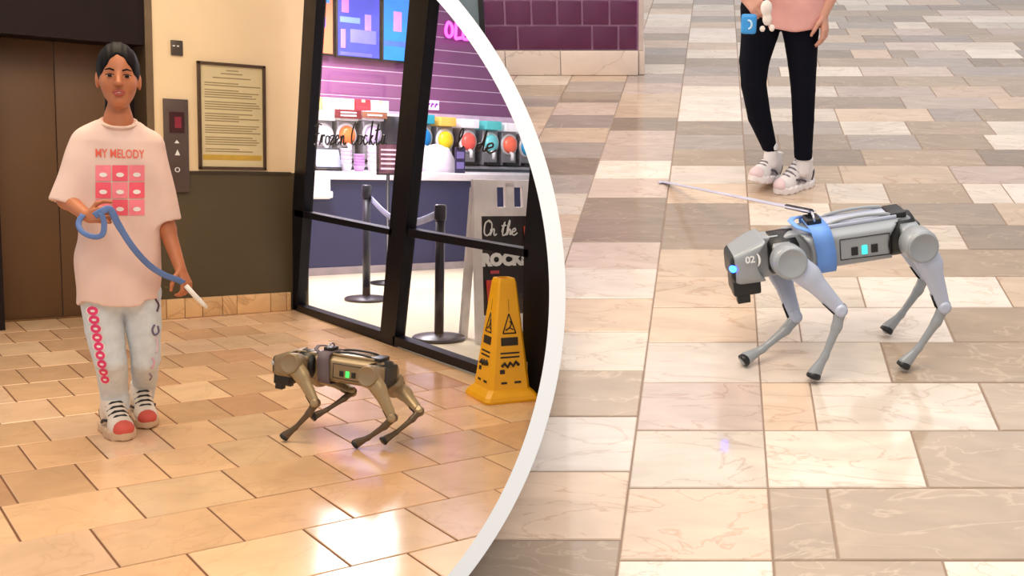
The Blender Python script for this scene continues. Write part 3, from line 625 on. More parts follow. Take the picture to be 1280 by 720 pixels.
loft_sq([(.140, 0), (.144, .012), (.138, .03), (.122, .05), (.110, .062)]).build('base', yel, t)
loft_sq([(.109, .062), (.048, Hc-.02), (.042, Hc), (.03, Hc), (.028, Hc-.06)]).build('cone_body', yel, t)
for sd, (nv, rv) in enumerate(((cdir, cr), (-cr, cdir))):
    hz = lambda z: .109+(.046-.109)*(z-.062)/(Hc-.1)
    FP = lambda x, z, o=.003: cb+nv*(hz(z)+o)+rv*x*(1 if sd == 0 else 1)+A3(0, 0, z)
    bk = mat('caution_black', (34, 26, 14), .5); m_ = MB()
    T = [(-.034, .335), (.034, .335), (0, .43)]
    for i in range(3):
        a, b = T[i], T[(i+1) % 3]; m_.tube([FP(*a), FP(*b)], .0035, 6)
    m_.tube([FP(-.018, .35), FP(.002, .362), FP(.012, .38), FP(.004, .395)], .004, 6); m_.tube([FP(.002, .362), FP(.02, .352)], .003, 6); m_.tube([FP(0, .44), FP(0, .5)], .0015, 5)
    m_.build('warning_triangle', bk, t)
    for x0, z0, x1, z1 in ((-.045, .275, .045, .315), (-.05, .235, .05, .243), (-.05, .215, .05, .223), (-.055, .14, -.03, .16), (.02, .09, .055, .1), (-.05, .09, -.02, .1)):
        MB().hexa([FP(x0, z0), FP(x1, z0), FP(x1, z0, -.004), FP(x0, z0, -.004), FP(x0, z1), FP(x1, z1), FP(x1, z1, -.004), FP(x0, z1, -.004)]).build('print_bar', bk, t)
    m_ = MB()
    m_.tube([FP(-.045, .175), FP(-.03, .19), FP(-.015, .172), FP(0, .192), FP(.015, .175), FP(.03, .195), FP(.045, .178)], .008, 6)
    m_.build('print_squiggle', bk, t)

# ================================================================== THE SETTING, hall B
KS = .0833  # rows of hall B run slightly askew to its walls
TB = {k: stone('tile_court_'+k, c, r-.06, v, .08, (1.0, 2.6, 1), .35) for k, c, r, v in [
    ('cream', (228, 214, 199), .17, (160, 120, 90)), ('peach', (216, 192, 170), .18, (165, 115, 80)), ('tan', (180, 160, 140), .16, (225, 205, 180)),
    ('brown', (160, 144, 130), .18, (205, 180, 155)), ('pink', (210, 190, 179), .17, (160, 120, 100)), ('grey', (174, 161, 153), .18, (215, 200, 190)), ('white', (234, 221, 209), .17, (180, 150, 120))]}
floorB = thing('floor_court', (0, 0, 0), kind='structure', F='B', label='mixed cream and brown marble tile floor of the court')
yb = [1.315, 1.561, 1.8135, 2.079, 2.334, 2.585, 2.831, 3.074]
while yb[-1] < 9.3: yb.append(yb[-1]+.2455)
gr = []; rnd = random.Random(11)
X2 = .174; CW = .336
def Rx(px, k): 
    ym = (yb[k]+yb[k+1])/2; p = proj((X2, ym+KS*X2, 0), 'B'); return onZ(px, p[1], 0, 'B')[0]
near = {1: ('cream', [(1193, 'tan'), (1400, 'cream')]), 2: ('peach', [(1041, 'tan'), (1480, 'tan')]), 3: ('cream', [(1149, 'cream'), (1400, 'tan')]), 4: ('pink', [(1017, 'peach'), (1236, 'cream'), (1400, 'tan')]),
        5: ('white', [(1108, 'cream'), (1400, 'tan')]), 6: ('peach', [(999, 'cream'), (1184, 'white'), (1400, 'tan')]), 7: ('peach', [(1077, 'cream'), (1256, 'white'), (1420, 'peach')]),
        8: ('peach', [(1020, 'peach'), (1160, 'peach'), (1400, 'tan')]), 9: ('brown', [(1060, 'tan'), (1203, 'cream'), (1400, 'brown')]), 10: ('brown', [(1040, 'cream'), (1130, 'tan'), (1250, 'brown'), (1400, 'peach')])}
pal = list(TB)
for k in range(len(yb)-1):
    y0, y1 = yb[k], yb[k+1]
    def q4(xa, xb, ya, yb_): return [(xa, ya+KS*xa), (xb, ya+KS*xb), (xb, yb_+KS*xb), (xa, yb_+KS*xa)]
    nr = near.get(k)
    for j in range(7):      # columns left of the long joint
        xb, xa = X2-CW*j, X2-CW*(j+1); sh_ = 0 if j == 0 else (.07, .12, .03, .16, .09, .05)[j-1]
        c = nr[0] if (nr and j == 0) else rnd.choices(pal, (5, 4, 1.2, 2.2, 4, 2.5, 3) if j else (3, 3, 3, 3, 2, 3, 2))[0]
        if j == 1 and k < 3: c = 'tan' if k != 2 else 'peach'
        px, py = proj(((xa+xb)/2, (y0+y1)/2+KS*xa, 0), 'B')
        if not (520 < px < 1400 and py < 1000): continue
        tile(floorB, q4(xa, xb, y0+sh_, y1+sh_), TB[c], 'B', .0045, gr, lift=rnd.uniform(-.0005, .0005))
    x = X2; seg = []
    if nr:
        for px, c in nr[1]:
            xe = Rx(px, k); seg.append((x, xe, c)); x = xe
    while x < 7.5:
        xe = x+rnd.choice((.17, .25, .34, .34, .42, .5, .55)); seg.append((x, xe, rnd.choices(pal, (3.5, 3, 4.5, 4.5, 2.5, 4, 1.6))[0])); x = xe
    for xa, xb, c in seg:
        px, py = proj((xa, (y0+y1)/2+KS*xa, 0), 'B')
        if px > 1750 or py > 1000: continue
        tile(floorB, q4(xa, xb, y0, y1), TB[c], 'B', .0045, gr, lift=rnd.uniform(-.0005, .0005))
mb = MB()
for P in gr: mb.prism([(p[0], p[1], -.03) for p in P], (0, 0, .0275))
mb.build('grout', GROUT_B, floorB); fields(floorB)
# purple wall ---------------------------------------------------------
wb = thing('wall_court', (-.8, 6.2, 0), kind='structure', F='B')
uB = _n([1, KS, 0]); nB = A3(-uB[1], uB[0], 0); W0 = onZ(798, 94, 0, 'B')
def WB(s, z, o=0): return W0+uB*s+A3(0, 0, z)+nB*o
def wpx(px, py): 
    p = onP(px, py, W0, nB, 'B')-W0; return np.dot(p, uB), p[2]
zb = wpx(700, 63)[1]; s605 = wpx(606, 40)[0]; rowh = (wpx(700, 32)[1]-zb); sR = 0.0
bk = mat('purple_brick', (92, 36, 74), .22, noise=(6, .1)); mor = mat('purple_mortar', (178, 130, 164), .6)
MB().prism([WB(s605, zb, .012), WB(0, zb, .012), WB(0, 1.6, .012), WB(s605, 1.6, .012)], nB*.5).build('mortar', mor, wb, clip=True)
for r in range(5):
    z0 = zb+r*rowh; js = {0: [606, 647, 740, 773, 797], 1: [606, 632, 665, 697, 728, 762, 797]}.get(r)
    S = [wpx(x, 45)[0] for x in js] if js else [s605+(k*.158 if r % 2 else k*.158-.08) for k in range(20)]; S = [min(0, max(s605, v)) for v in S]
    for a, b in zip(S[:-1], S[1:]):
        if b-a < .02: continue
        MB().bev(WB((a+b)/2, z0+rowh/2, .01), uB*((b-a)/2-.006), nB*.01, A3(0, 0, rowh/2-.006), .003).build('brick', bk, wb, clip=True)
MB().prism([WB(s605-.03, zb, -.004), WB(s605, zb, -.004), WB(s605, 1.6, -.004), WB(s605-.03, 1.6, -.004)], nB*.04).build('edge_strip', dark, wb, clip=True)
bbB = thing('baseboard_court', W0, kind='structure', F='B')
stB = stone('court_base_stone', (226, 208, 196), .3, (170, 150, 140), .05)
Sx = [wpx(x, 80)[0] for x in (560, 632, 701)]+[.0]
for a, b in zip(Sx[:-1], Sx[1:]): MB().bev(WB((a+b)/2, zb/2, .005), uB*((b-a)/2-.002), nB*.018, A3(0, 0, zb/2-.002), .004).build('tile', stB, bbB, clip=True)
MB().bev(WB(.02, zb/2, .3), uB*.018, nB*.3, A3(0, 0, zb/2-.002), .004).build('tile', stB, bbB)
MB().prism([WB(0, zb, 0), WB(.03, zb, 0), WB(.03, 1.6, 0), WB(0, 1.6, 0)], nB*.5).build('end_panel', mat('pale_end_panel', (200, 184, 178), .4), wb)
wnB = thing('window_2', W0, kind='structure', F='B')
MB().prism([WB(s605-.26, zb, .02), WB(s605-.03, zb, .02), WB(s605-.03, 1.6, .02), WB(s605-.26, 1.6, .02)], nB*.012).build('pane', mat('court_glass', (120, 136, 144), .08, noise=(3, .3)), wnB, clip=True)
MB().prism([WB(s605-.26, zb, .0), WB(s605-.03, zb, .0), WB(s605-.03, zb+.03, .0), WB(s605-.26, zb+.03, .0)], nB*.04).build('frame', dark, wnB, clip=True)

# ---------------------------------------------------------------- added curved partition between the halls, in place of a drawn white border
pw = mat('partition_white', (246, 250, 255), .6, noise=(3, .005), spec=.2); mb = MB(); vs = []; ang = [math.radians(-64+128*i/96) for i in range(97)]
def cpt(ph, R, z):
    p = CC+R*np.array([math.cos(ph), math.sin(ph)]); return RL@(np.array([p[0]-PPX, p[1]-PPY, FPX])*z/FPX)+A3(0, 0, HL)
ZN, ZF = 2.05, 9.6
for ph in ang: vs += [cpt(ph, RI, ZN), cpt(ph, RO, ZN), cpt(ph, RO-4, ZF), cpt(ph, RI+4, ZF)]
n = len(ang); fs = [(i*4+j, i*4+(j+1) % 4, (i+1)*4+(j+1) % 4, (i+1)*4+j) for i in range(n-1) for j in range(4)]+[(0, 1, 2, 3), tuple((n-1)*4+j for j in (3, 2, 1, 0))]
mb.add(vs, fs); mb.build('added_divider', pw, base=(1.2, 3, 0), kind='structure', label='added curved white partition in place of a drawn border between the two halls')
#@@PART3
# ================================================================== ROBOT DOGS
def rotm(y, p, r):
    return np.array(Matrix.Rotation(y, 3, 'Z')@Matrix.Rotation(p, 3, 'Y')@Matrix.Rotation(r, 3, 'X'))
HX, HY, DOFF, LL = .193, .0465, .0955, .213
def leg_ik(pf, sx, sy):
    h = A3(sx*HX, sy*HY, 0); q = pf-h; d = sy*DOFF
    zz = -math.sqrt(max(q[1]**2+q[2]**2-d*d, 1e-4)); th = math.atan2(q[2], q[1])-math.atan2(zz, d)
    D = min(math.hypot(q[0], zz), 2*LL*.995); al = math.atan2(q[0], -zz); ph = math.acos(D/(2*LL)); a1 = al-ph
    Rx_ = np.array(Matrix.Rotation(th, 3, 'X'))
    hip = h+Rx_@A3(0, d, 0); knee = h+Rx_@A3(LL*math.sin(a1), d, -LL*math.cos(a1)); foot = h+Rx_@A3(D*math.sin(al), d, -D*math.cos(al))
    return h, hip, knee, foot, Rx_
def robot(F, label, pos, ypr, s, feet, calfm, skin, skin2, strapm, ledm, lampm, number, decal):
    Rm = rotm(*ypr); pos = A3(*pos)
    W = lambda P: (np.asarray(P)@Rm.T)*s+pos
    t = thing('robot_dog', (pos[0], pos[1], 0), label, 'robot dog', 'robot dogs', F=F)
    def part(mb, name, m_, parent=t): return mb.xf(lambda v: Rm@v*s+pos).build(name, m_, parent, recalc=False)
    blk = mat('robot_black', (26, 26, 28), .4); dk = mat('robot_dark_joint', (52, 52, 54), .45, .3)
    # trunk with wheel-arch cut-outs round the shoulders
    def ftr(P):
        Q = np.abs(P*A3(1, 1, 1)); d = rbox(P, (-.012, 0, .004), (.2, .078, .062), .03)
        tz = .062-.02*np.clip((np.abs(P[:, 1])-.04)/.04, 0, 1); d = smax(d, P[:, 2]-tz-.004, .015)
        for sx, rr in ((1, .086), (-1, .07)):
            c = np.hypot(P[:, 0]-sx*HX, P[:, 2]+.008)-rr; d = smax(d, -smax(c, .04-np.abs(P[:, 1]), .004), .006)
        return d
    tr = part(sdf(ftr, (-.24, -.1, -.08), (.22, .1, .09), .005), 'trunk', skin)
    def fhd(P):
        d = rbox(P, (.262, 0, .0), (.088, .08, .068), .028)
        d = smax(d, P[:, 2]-(.062-.42*np.clip(P[:, 0]-.25, 0, 1)), .02)
        d = smax(d, np.abs(P[:, 1])-(.08-.28*np.clip(P[:, 0]-.29, 0, 1)), .02)
        c = np.hypot(P[:, 0]-HX, P[:, 2]+.008)-.079; d = smax(d, -smax(c, .03-np.abs(P[:, 1]), .004), .006); return d
    hd = part(sdf(fhd, (.16, -.1, -.08), (.37, .1, .09), .0045), 'head', skin)
    part(sdf(lambda P: smax(fhd(P)-.002, .3395-P[:, 0], .002), (.32, -.1, -.08), (.37, .1, .09), .004), 'visor', blk, hd)
    lm_ = MB().lathe((.343, .056, -.012), [(.004, 0), (.011, .003), (.012, .006), (.006, .01), (.001, .011)], (.6, .8, 0), 12); part(lm_, 'head_lamp', lampm, hd)
    part(MB().bev((.305, 0, -.084), (.042, 0, 0), (0, .05, 0), (0, 0, .026), .008), 'lidar_housing', blk, hd)
    for yy in (-.034, .034): part(MB().bev((.318, yy, -.118), (.02, 0, 0), (0, .014, 0), (0, 0, .016), .004), 'lidar_guard', blk, hd)
    part(MB().lathe((.318, 0, -.125), [(.012, 0), (.02, .006), (.02, .02)], (0, 0, 1), 16), 'lidar_dome', mat('lidar_grey', (120, 116, 116), .25), hd)
    # decals on the head
    if number:
        for sd in (1, -1):
            m_ = MB(); put_text(m_, number, .030, (.296, sd*.0806, .016), (-sd, 0, 0), (0, 0, 1), bold=.0008, space=.95); part(m_, 'number_decal', decal, hd)
            m_ = MB(); m_.tube([(.274-.012*math.cos(a)+.006, sd*.081, .012+.022*math.sin(a)) for a in np.linspace(-1.1, 1.1, 9)], [.001, .002, .003, .0036, .004, .0036, .003, .002, .001], 6); part(m_, 'crescent_decal', decal, hd)
    # black frame showing in the arches
    for sx in (1, -1):
        part(MB().lathe((sx*HX-.055 if sx > 0 else -HX-.03, 0, -.002), [(.05, 0), (.066, .01), (.066, .085), (.05, .095)], (1, 0, 0), 20), 'joint_housing', blk)
    # back: cover plate, rail handles, buckles
    part(MB().bev((-.03, 0, .067), (.13, 0, 0), (0, .045, 0), (0, 0, .006), .004), 'top_cover', skin2)
    for yy in (-.036, .036):
        part(MB().tube([(x, yy, .07+.013*math.sin(math.pi*(x+.15)/.2)**.5 if -.15 < x < .05 else .068) for x in np.linspace(-.15, .05, 13)], .0055, 8), 'rail_handle', skin if number else dk)
    part(MB().bev((-.165, 0, .068), (.026, 0, 0), (0, .042, 0), (0, 0, .009), .004), 'rear_port_cover', blk)
    part(MB().bev((-.215, 0, .0), (.012, 0, 0), (0, .06, 0), (0, 0, .042), .008), 'rear_plate', dk)
    # side panels with vents and status light
    for sd in (1, -1):
        y = sd*.0785; fp_ = MB()
        for a, b in (((-.125, .032), (.025, .034)), ((-.125, .032), (-.125, -.035)), ((.025, .034), (.025, -.03)), ((-.125, -.035), (.025, -.03))): fp_.tube([(a[0], y, a[1]), (b[0], y, b[1])], .0016, 6)
        pn = part(fp_, 'panel_seam', dk, tr)
        for x in (-.078, -.018): part(MB().bev((x, y, -.008), (.010, 0, 0), (0, .003, 0), (0, 0, .013), .002), 'vent', blk, tr)
        part(MB().bev((-.048, y, -.008), (.0085, 0, 0), (0, .0035, 0), (0, 0, .014), .002), 'status_light', ledm, tr)
    # harness strap round the trunk
    prof = []; 
    for a in np.linspace(0, 2*math.pi, 33):
        ca, sa = math.cos(a), math.sin(a); k = (abs(ca)**5+abs(sa)**5)**(-1/5); prof.append((ca*k*.0845, sa*k*.0715))
    m_ = MB(); n = len(prof); vs = []
    for x0, gro in ((.04, 1), (.04, 1.04), (.098, 1.04), (.098, 1)): vs += [(x0+.02*(pz > 0)*abs(pz)/.07*.5, py*gro, .002+pz*gro) for py, pz in prof]
    fs = [(i*n+j, i*n+j+1, ((i+1) % 4)*n+j+1, ((i+1) % 4)*n+j) for i in range(4) for j in range(n-1)]
    m_.add(vs, fs, True); hs_ = part(m_, 'harness_strap', strapm)
    part(MB().bev((.085, .0, .083), (.022, 0, 0), (0, .03, 0), (0, 0, .009), .004), 'strap_buckle', blk, hs_)
    part(MB().tube([(.085, .03*math.cos(a), .085+.022*math.sin(a)) for a in np.linspace(0, math.pi, 9)], .004, 6), 'leash_ring', mat('ring_steel', (180, 184, 196), .25, .8), hs_)
    part(MB().tube([(.10, -.06, .075), (.135, -.03, .085), (.15, .0, .088), (.14, .04, .08), (.10, .065, .066)], .010, 8, flat=.35), 'front_strap', strapm, hs_)
    # legs
    for (sx, sy), ft in feet.items():
        pb = Rm.T@(A3(*ft)+A3(0, 0, .021*s)-pos)/s; h, hip, knee, foot, Rx_ = leg_ik(pb, sx, sy)
        yl = Rx_@A3(0, sy, 0); xl = _n(knee-hip); xl2 = _n(foot-knee)
        lg = part(MB().lathe(h+A3(-.03, 0, 0), [(.036, 0), (.043, .006), (.043, .054), (.036, .06)], (1, 0, 0), 20), 'leg', skin)
        mt = MB().lathe(hip-yl*.052, [(.034, 0), (.047, .006), (.05, .012), (.05, .066), (.047, .076), (.042, .08), (.01, .083)], yl, 28); part(mt, 'hip_motor', skin, lg)
        part(MB().lathe(hip+yl*.0275, [(.046, 0), (.045, .004), (.04, .006), (.038, .004), (.004, .0062)], yl, 24), 'motor_cap', skin, lg)
        kb = _n(np.cross(yl, xl)); kb = kb if kb[0] < 0 else -kb    # towards the rear
        Rt = np.stack([xl, yl, kb], 1)
        def fth(P):
            q = (P-hip)@Rt; q = q*A3(1, 1.5, 1); a = rc(q, (0, 0, 0), (.07, 0, .008), .045, .033); b = rc(q, (.07, 0, .008), (LL-.004, 0, .0), .033, .021)
            return smin(a, b, .02)/1.2
        lo = np.minimum(hip, knee)-.08; hi = np.maximum(hip, knee)+.08
        part(sdf(fth, lo, hi, .0055), 'thigh', skin2, lg)
        part(MB().lathe(knee-yl*.02, [(.010, 0), (.019, .004), (.019, .036), (.010, .04)], yl, 18), 'knee_joint', skin2, lg)
        part(MB().bev(knee-xl*.03-kb*.017, xl*.022, yl*.006, kb*.004, .002), 'cable_slot', blk, lg)
        kc = _n(np.cross(yl, xl2)); kc = kc if kc[0] > 0 else -kc
        Rc = np.stack([xl2, yl, kc], 1)
        def fca(P):
            q = (P-knee)@Rc; q = q*A3(1, 1.25, 1); a = rc(q, (-.004, 0, 0), (.05, 0, -.010), .020, .0145); b = rc(q, (.05, 0, -.010), (.145, 0, -.010), .0145, .0105); c = rc(q, (.145, 0, -.010), (LL-.010, 0, 0), .0105, .021)
            return smin(smin(a, b, .012), c, .012)/1.1
        lo = np.minimum(knee, foot)-.04; hi = np.maximum(knee, foot)+.04
        part(sdf(fca, lo, hi, .0042), 'calf', calfm, lg)
        def ffo(P): return smax(ell(P, foot, (.0225, .021, .021)), -((P-foot)@(-xl2))-.006, .003)
        part(sdf(ffo, foot-.03, foot+.03, .0035), 'foot_pad', blk, lg)
    return t, W
zf = lambda px, py, F, z=0: onZ(px, py, z, F)-A3(0, 0, 0)
warm_grey = mat('robot_warm_lit', (150, 132, 104), .38, .35, noise=(5, .04)); warm_grey2 = mat('robot_warm_lit_pale', (166, 146, 112), .36, .35, noise=(5, .04))  # warm hall light is put into the base colour of this robot
grey = mat('robot_silver', (158, 163, 168), .36, .2, noise=(5, .04)); grey2 = mat('robot_silver_light', (190, 197, 216), .36, .12, noise=(5, .04))
LA = {(1, 1): zf(355, 552, 'A'), (1, -1): zf(391, 527, 'A', .07), (-1, 1): zf(444, 561, 'A'), (-1, -1): zf(479, 557, 'A', .012)}
robA, WA = robot('A', 'warm-lit grey robot dog walking away on the warm tiles, grey strap and green status light', (1.838, 4.07, .285), (math.radians(126), -.05, .02), .92, LA, mat('robot_bronze_calf', (96, 80, 62), .4, .3), warm_grey, warm_grey2,
    mat('strap_greyviolet', (112, 100, 108), .7), mat('status_green', (60, 220, 90), .4, emit=1.6), mat('lamp_dim', (180, 190, 200), .3), None, None)
LB = {(1, 1): zf(1016, 478, 'B'), (1, -1): zf(929, 458, 'B'), (-1, 1): zf(1128, 464, 'B'), (-1, -1): zf(1107, 420, 'B')}
robB, WBd = robot('B', 'silver robot dog numbered 02 with a light blue harness strap and glowing blue head lamp', (.395, 2.84, .345), (math.radians(191), .12, .06), .96, LB, grey, grey, grey2,
    mat('strap_lightblue', (112, 160, 236), .6), mat('status_teal', (60, 210, 200), .4, emit=1.2), mat('lamp_blue', (20, 60, 255), .3, emit=30), '02', mat('decal_white', (240, 240, 240), .5))

# ================================================================== PEOPLE
class Frame:
    def __init__(s, F, px, py):
        s.F = F; s.O = onZ(px, py, 0, F); s.ev = _n([s.O[0], s.O[1], 0]); s.eu = np.cross(s.ev, [0, 0, 1])
        s.A = np.stack([s.eu, s.ev, A3(0, 0, 1)])
    def g(s, px, py, v=0):          # photo point at depth v behind the figure's plane
        p = onP(px, py, s.O+s.ev*v, s.ev, s.F)-s.O; return A3(p@s.eu, v, p[2])
    def w(s, V): return np.asarray(V)@s.A+s.O
def hand_prims(wr, d, nrm, side, L_=.155, curl=(.5, .9, .6), spread=1):
    """palm and five fingers; d along the hand, nrm out of the palm, side towards the thumb"""
    d, nrm = _n(d), _n(nrm); nrm = _n(nrm-d*np.dot(nrm, d)); sd = _n(np.cross(d, nrm))*side; pr = []
    k = L_/.155
    for o in (-.022, -.007, .008, .022): pr.append((wr+d*.012*k+sd*o*.6*k, wr+d*.068*k+sd*o*k, .0135*k, .011*k))
    for o, ln in zip((-.026, -.009, .009, .026), (.055, .068, .073, .066)):
        p = wr+d*.07*k+sd*o*k; ang = 0
        for j, (f, r) in enumerate(((.45, .0086), (.32, .0078), (.26, .0068))):
            ang += curl[j]; q = p+(d*math.cos(ang)+nrm*math.sin(ang)+sd*o*.9*spread*(j == 0))*ln*f*k; pr.append((p, q, r*k, (r-.0008)*k)); p = q
    p = wr+d*.018*k+sd*.022*k
    for j, (dd, ln, r) in enumerate(((d*.55+sd*.75+nrm*.25, .036, .0105), (d*.75+sd*.25+nrm*.5, .03, .009), (d*.7-sd*.1+nrm*.6, .024, .0078))):
        q = p+_n(dd)*ln*k; pr.append((p, q, r*k, (r-.001)*k)); p = q
    return pr
def face_parts(fr, hc, s, body, skin_m):
    dkm = mat('hair_black', (16, 12, 13), .55, spec=.12); eyew = mat('eye_white', (206, 184, 164), .5); iris = mat('eye_dark', (18, 11, 9), .4, spec=.2); lip = mat('lip_rose', (158, 70, 60), .5)
    s = np.ones(3)*s; k_ = s.mean(); P = lambda u, v, z: hc+A3(u, v, z)*s
    for sg in (-1, 1):
        e = sdf(lambda X: ell(X, P(sg*.030, -.0825, .004), A3(.0125, .010, .0046)*s), P(sg*.030, -.0825, .004)-.02*k_, P(sg*.030, -.0825, .004)+.02*k_, .0022, fr.w).build('eye', eyew, body)
        sdf(lambda X: ell(X, P(sg*.030, -.0895, .0042), A3(.0088, .0045, .0050)*s), P(sg*.030, -.0895, .004)-.014*k_, P(sg*.030, -.0895, .004)+.014*k_, .0018, fr.w).build('iris', iris, e)
        m_ = MB().tube([fr.w(P(sg*u, v, z)) for u, v, z in ((.014, -.096, .022), (.03, -.094, .027), (.046, -.084, .023))], [.003*k_, .0036*k_, .002*k_], 8); m_.build('eyebrow', dkm, body)
        m_ = MB().tube([fr.w(P(sg*u, v, z)) for u, v, z in ((.016, -.0905, .008), (.03, -.0925, .0115), (.045, -.083, .007))], .0017*k_, 6); m_.build('eyelash', dkm, body)
    sdf(lambda X: smin(rc(X, P(-.019, -.0905, -.0475), P(0, -.0985, -.0445), .0045*k_, .0062*k_), smin(rc(X, P(.019, -.0905, -.0475), P(0, -.0985, -.0445), .0045*k_, .0062*k_), rc(X, P(-.010, -.0965, -.0555), P(.010, -.0965, -.0555), .0062*k_, .0062*k_), .004), .003), P(-.03, -.115, -.07), P(.03, -.08, -.035), .0022, fr.w).build('lips', lip, body)
    sdf(lambda X: ell(X, P(0, -.1035, -.0495), A3(.007, .0025, .0016)*s), P(-.015, -.112, -.058), P(.015, -.095, -.042), .0016, fr.w).build('teeth', eyew, body)
def head_field(X, hc, s):
    s = np.ones(3)*s; k_ = s.mean(); P = lambda u, v, z: hc+A3(u, v, z)*s
    d = ell(X, P(0, .008, .025), A3(.072, .092, .088)*s)
    d = smin(d, ell(X, P(0, -.022, -.03), A3(.058, .066, .068)*s), .03*k_)
    d = smin(d, ell(X, P(0, -.055, -.078), A3(.026, .03, .02)*s), .025*k_)
    for sg in (-1, 1):
        d = smin(d, ell(X, P(sg*.036, -.055, -.02), A3(.02, .022, .02)*s), .02*k_)
        d = smax(d, -ell(X, P(sg*.030, -.098, .005), A3(.015, .009, .008)*s), .008*k_)
        d = smin(d, ell(X, P(sg*.074, .012, -.008), A3(.009, .02, .028)*s), .006*k_)
    d = smin(d, rc(X, P(0, -.083, .012), P(0, -.104, -.019), .0065*k_, .0105*k_), .010*k_)
    for sg in (-1, 1): d = smin(d, ell(X, P(sg*.010, -.096, -.022), A3(.0075, .0085, .0065)*s), .006*k_)
    return d
def hair_field(X, hc, s):
    s = np.ones(3)*s; k_ = s.mean(); P = lambda u, v, z: hc+A3(u, v, z)*s
    d = ell(X, P(0, .012, .029), A3(.0785, .098, .092)*s)
    cutf = smin(ell(X, P(0, -.105, -.012), A3(.066, .085, .068)*s), ell(X, P(0, -.10, .03), A3(.03, .05, .055)*s), .03*k_); cutl = smax(X[:, 2]-P(0, 0, -.035)[2], P(0, .03, 0)[1]-.0-X[:, 1]*1.0, .01)
    d = smax(d, -cutf, .008*k_); d = smax(d, -(ell(X, P(0, -.03, -.10), A3(.09, .075, .095)*s)), .01*k_)
    d = smax(d, -(rc(X, P(0, -.10, .085), P(0, .0, .128), .0045*k_, .0035*k_)), .003*k_)
    d = smin(d, ell(X, P(0, .10, -.02), A3(.03, .03, .035)*s), .02*k_)
    d = smin(d, rc(X, P(-.02, .105, -.03), P(-.045, .10, -.17), .026*k_, .012*k_), .02*k_)
    d = d+.0012*np.sin(X[:, 0]*260)*np.clip((X[:, 2]-hc[2])/.05, 0, 1)
    return d
def skinm(name, rgb):
    m = mat(name, rgb, .5, noise=(14, .06)); m.node_tree.nodes['Principled BSDF'].inputs['Subsurface Weight'].default_value = .08; m.node_tree.nodes['Principled BSDF'].inputs['Subsurface Scale'].default_value = .02; return m
def shoe(fr, body, at, yaw, pitch, pal, L_=.235, z0=0):
    """sneaker: y towards the toe; yaw 0 points to the viewer"""
    k = L_/.235; Rz = np.array(Matrix.Rotation(yaw, 3, 'Z')@Matrix.Rotation(pitch, 3, 'X')); at = A3(at[0], at[1], z0)
    T = lambda P: fr.w((np.asarray(P)*A3(1, -1, 1)*k)@Rz.T+at)
    def fup(P):
        d = smin(ell(P, (0, -.062, .062), (.037, .05, .055)), ell(P, (0, .06, .036), (.04, .058, .034)), .03); d = smin(d, rc(P, (0, -.05, .075), (0, -.058, .13), .036, .038), .02)
        d = smin(d, rc(P, (0, .045, .045), (0, -.03, .10), .034, .036), .02)
        d = smax(d, .016-P[:, 2], .006); return smax(d, P[:, 2]-.135, .004)
    def fso(P):
        d = np.minimum(ell(P*A3(1, 1, 0), (0, .04, 0), (.046, .08, 1)), ell(P*A3(1, 1, 0), (0, -.06, 0), (.042, .062, 1))); d = smin(d, rbox(P*A3(1, 1, 0), (0, 0, 0), (.035, .08, 1), .01), .03); return smax(d, np.abs(P[:, 2]-.016)-.0165+.003*np.sin(P[:, 1]*190), .006)
    u = sdf(fup, (-.06, -.14, 0), (.06, .14, .16), .0045, T).build('shoe', pal[0], body)
    sdf(fso, (-.06, -.14, -.01), (.06, .14, .05), .0045, T).build('sole', pal[1], u)
    sdf(lambda P: smax(smax(fup(P)-.003, .098-P[:, 1]-.2*P[:, 2], .004), P[:, 2]-.09, .003), (-.06, .03, 0), (.06, .14, .09), .0045, T).build('toe_cap', pal[2], u)
    sdf(lambda P: smax(smax(fup(P)-.0028, P[:, 1]+.075, .004), P[:, 2]-.08, .003), (-.06, -.14, 0), (.06, -.05, .11), .0045, T).build('heel_patch', pal[3], u)
    for j in range(5):
        y = .056-.0175*j; z = .077+.0125*j; MB().tube([T(q) for q in ((-.03, y-.012, z-.016), (-.014, y+.002, z+.001), (.014, y+.002, z+.001), (.03, y-.012, z-.016))], .0046*k, 6).build('lace', pal[4], u)
    for sg in (-1, 1):
        MB().tube([T(q) for q in ((sg*.041, -.03, .04), (sg*.043, .0, .055), (sg*.036, .03, .058))], .005*k, 6).build('side_stripe', pal[3], u)
    return u
def loft_field(X, tab, e=2.4):
    z = X[:, 2]; T = np.array(tab, float); T = T[T[:, 0].argsort()]
    c = np.interp(z, T[:, 0], T[:, 1]); a = np.interp(z, T[:, 0], T[:, 2]); vc = np.interp(z, T[:, 0], T[:, 3]); b = np.interp(z, T[:, 0], T[:, 4])
    r = ((np.abs(X[:, 0]-c)/a)**e+(np.abs(X[:, 1]-vc)/b)**e)**(1/e); d = (r-1)*np.minimum(a, b)*.85
    return smax(smax(d, T[0, 0]-.02-z, .006), z-T[-1, 0], .02)
def drape(bvh, u, z, off=.003, d=(0, 1, 0), v0=-1.0):
    h = bvh.ray_cast(Vector((u, v0, z)), Vector(d)); return A3(u, h[0][1]-off, z) if h[0] is not None else None
def bvh_of(vs, q): return BVHTree.FromPolygons([tuple(v) for v in vs], [tuple(map(int, f)) for f in q])
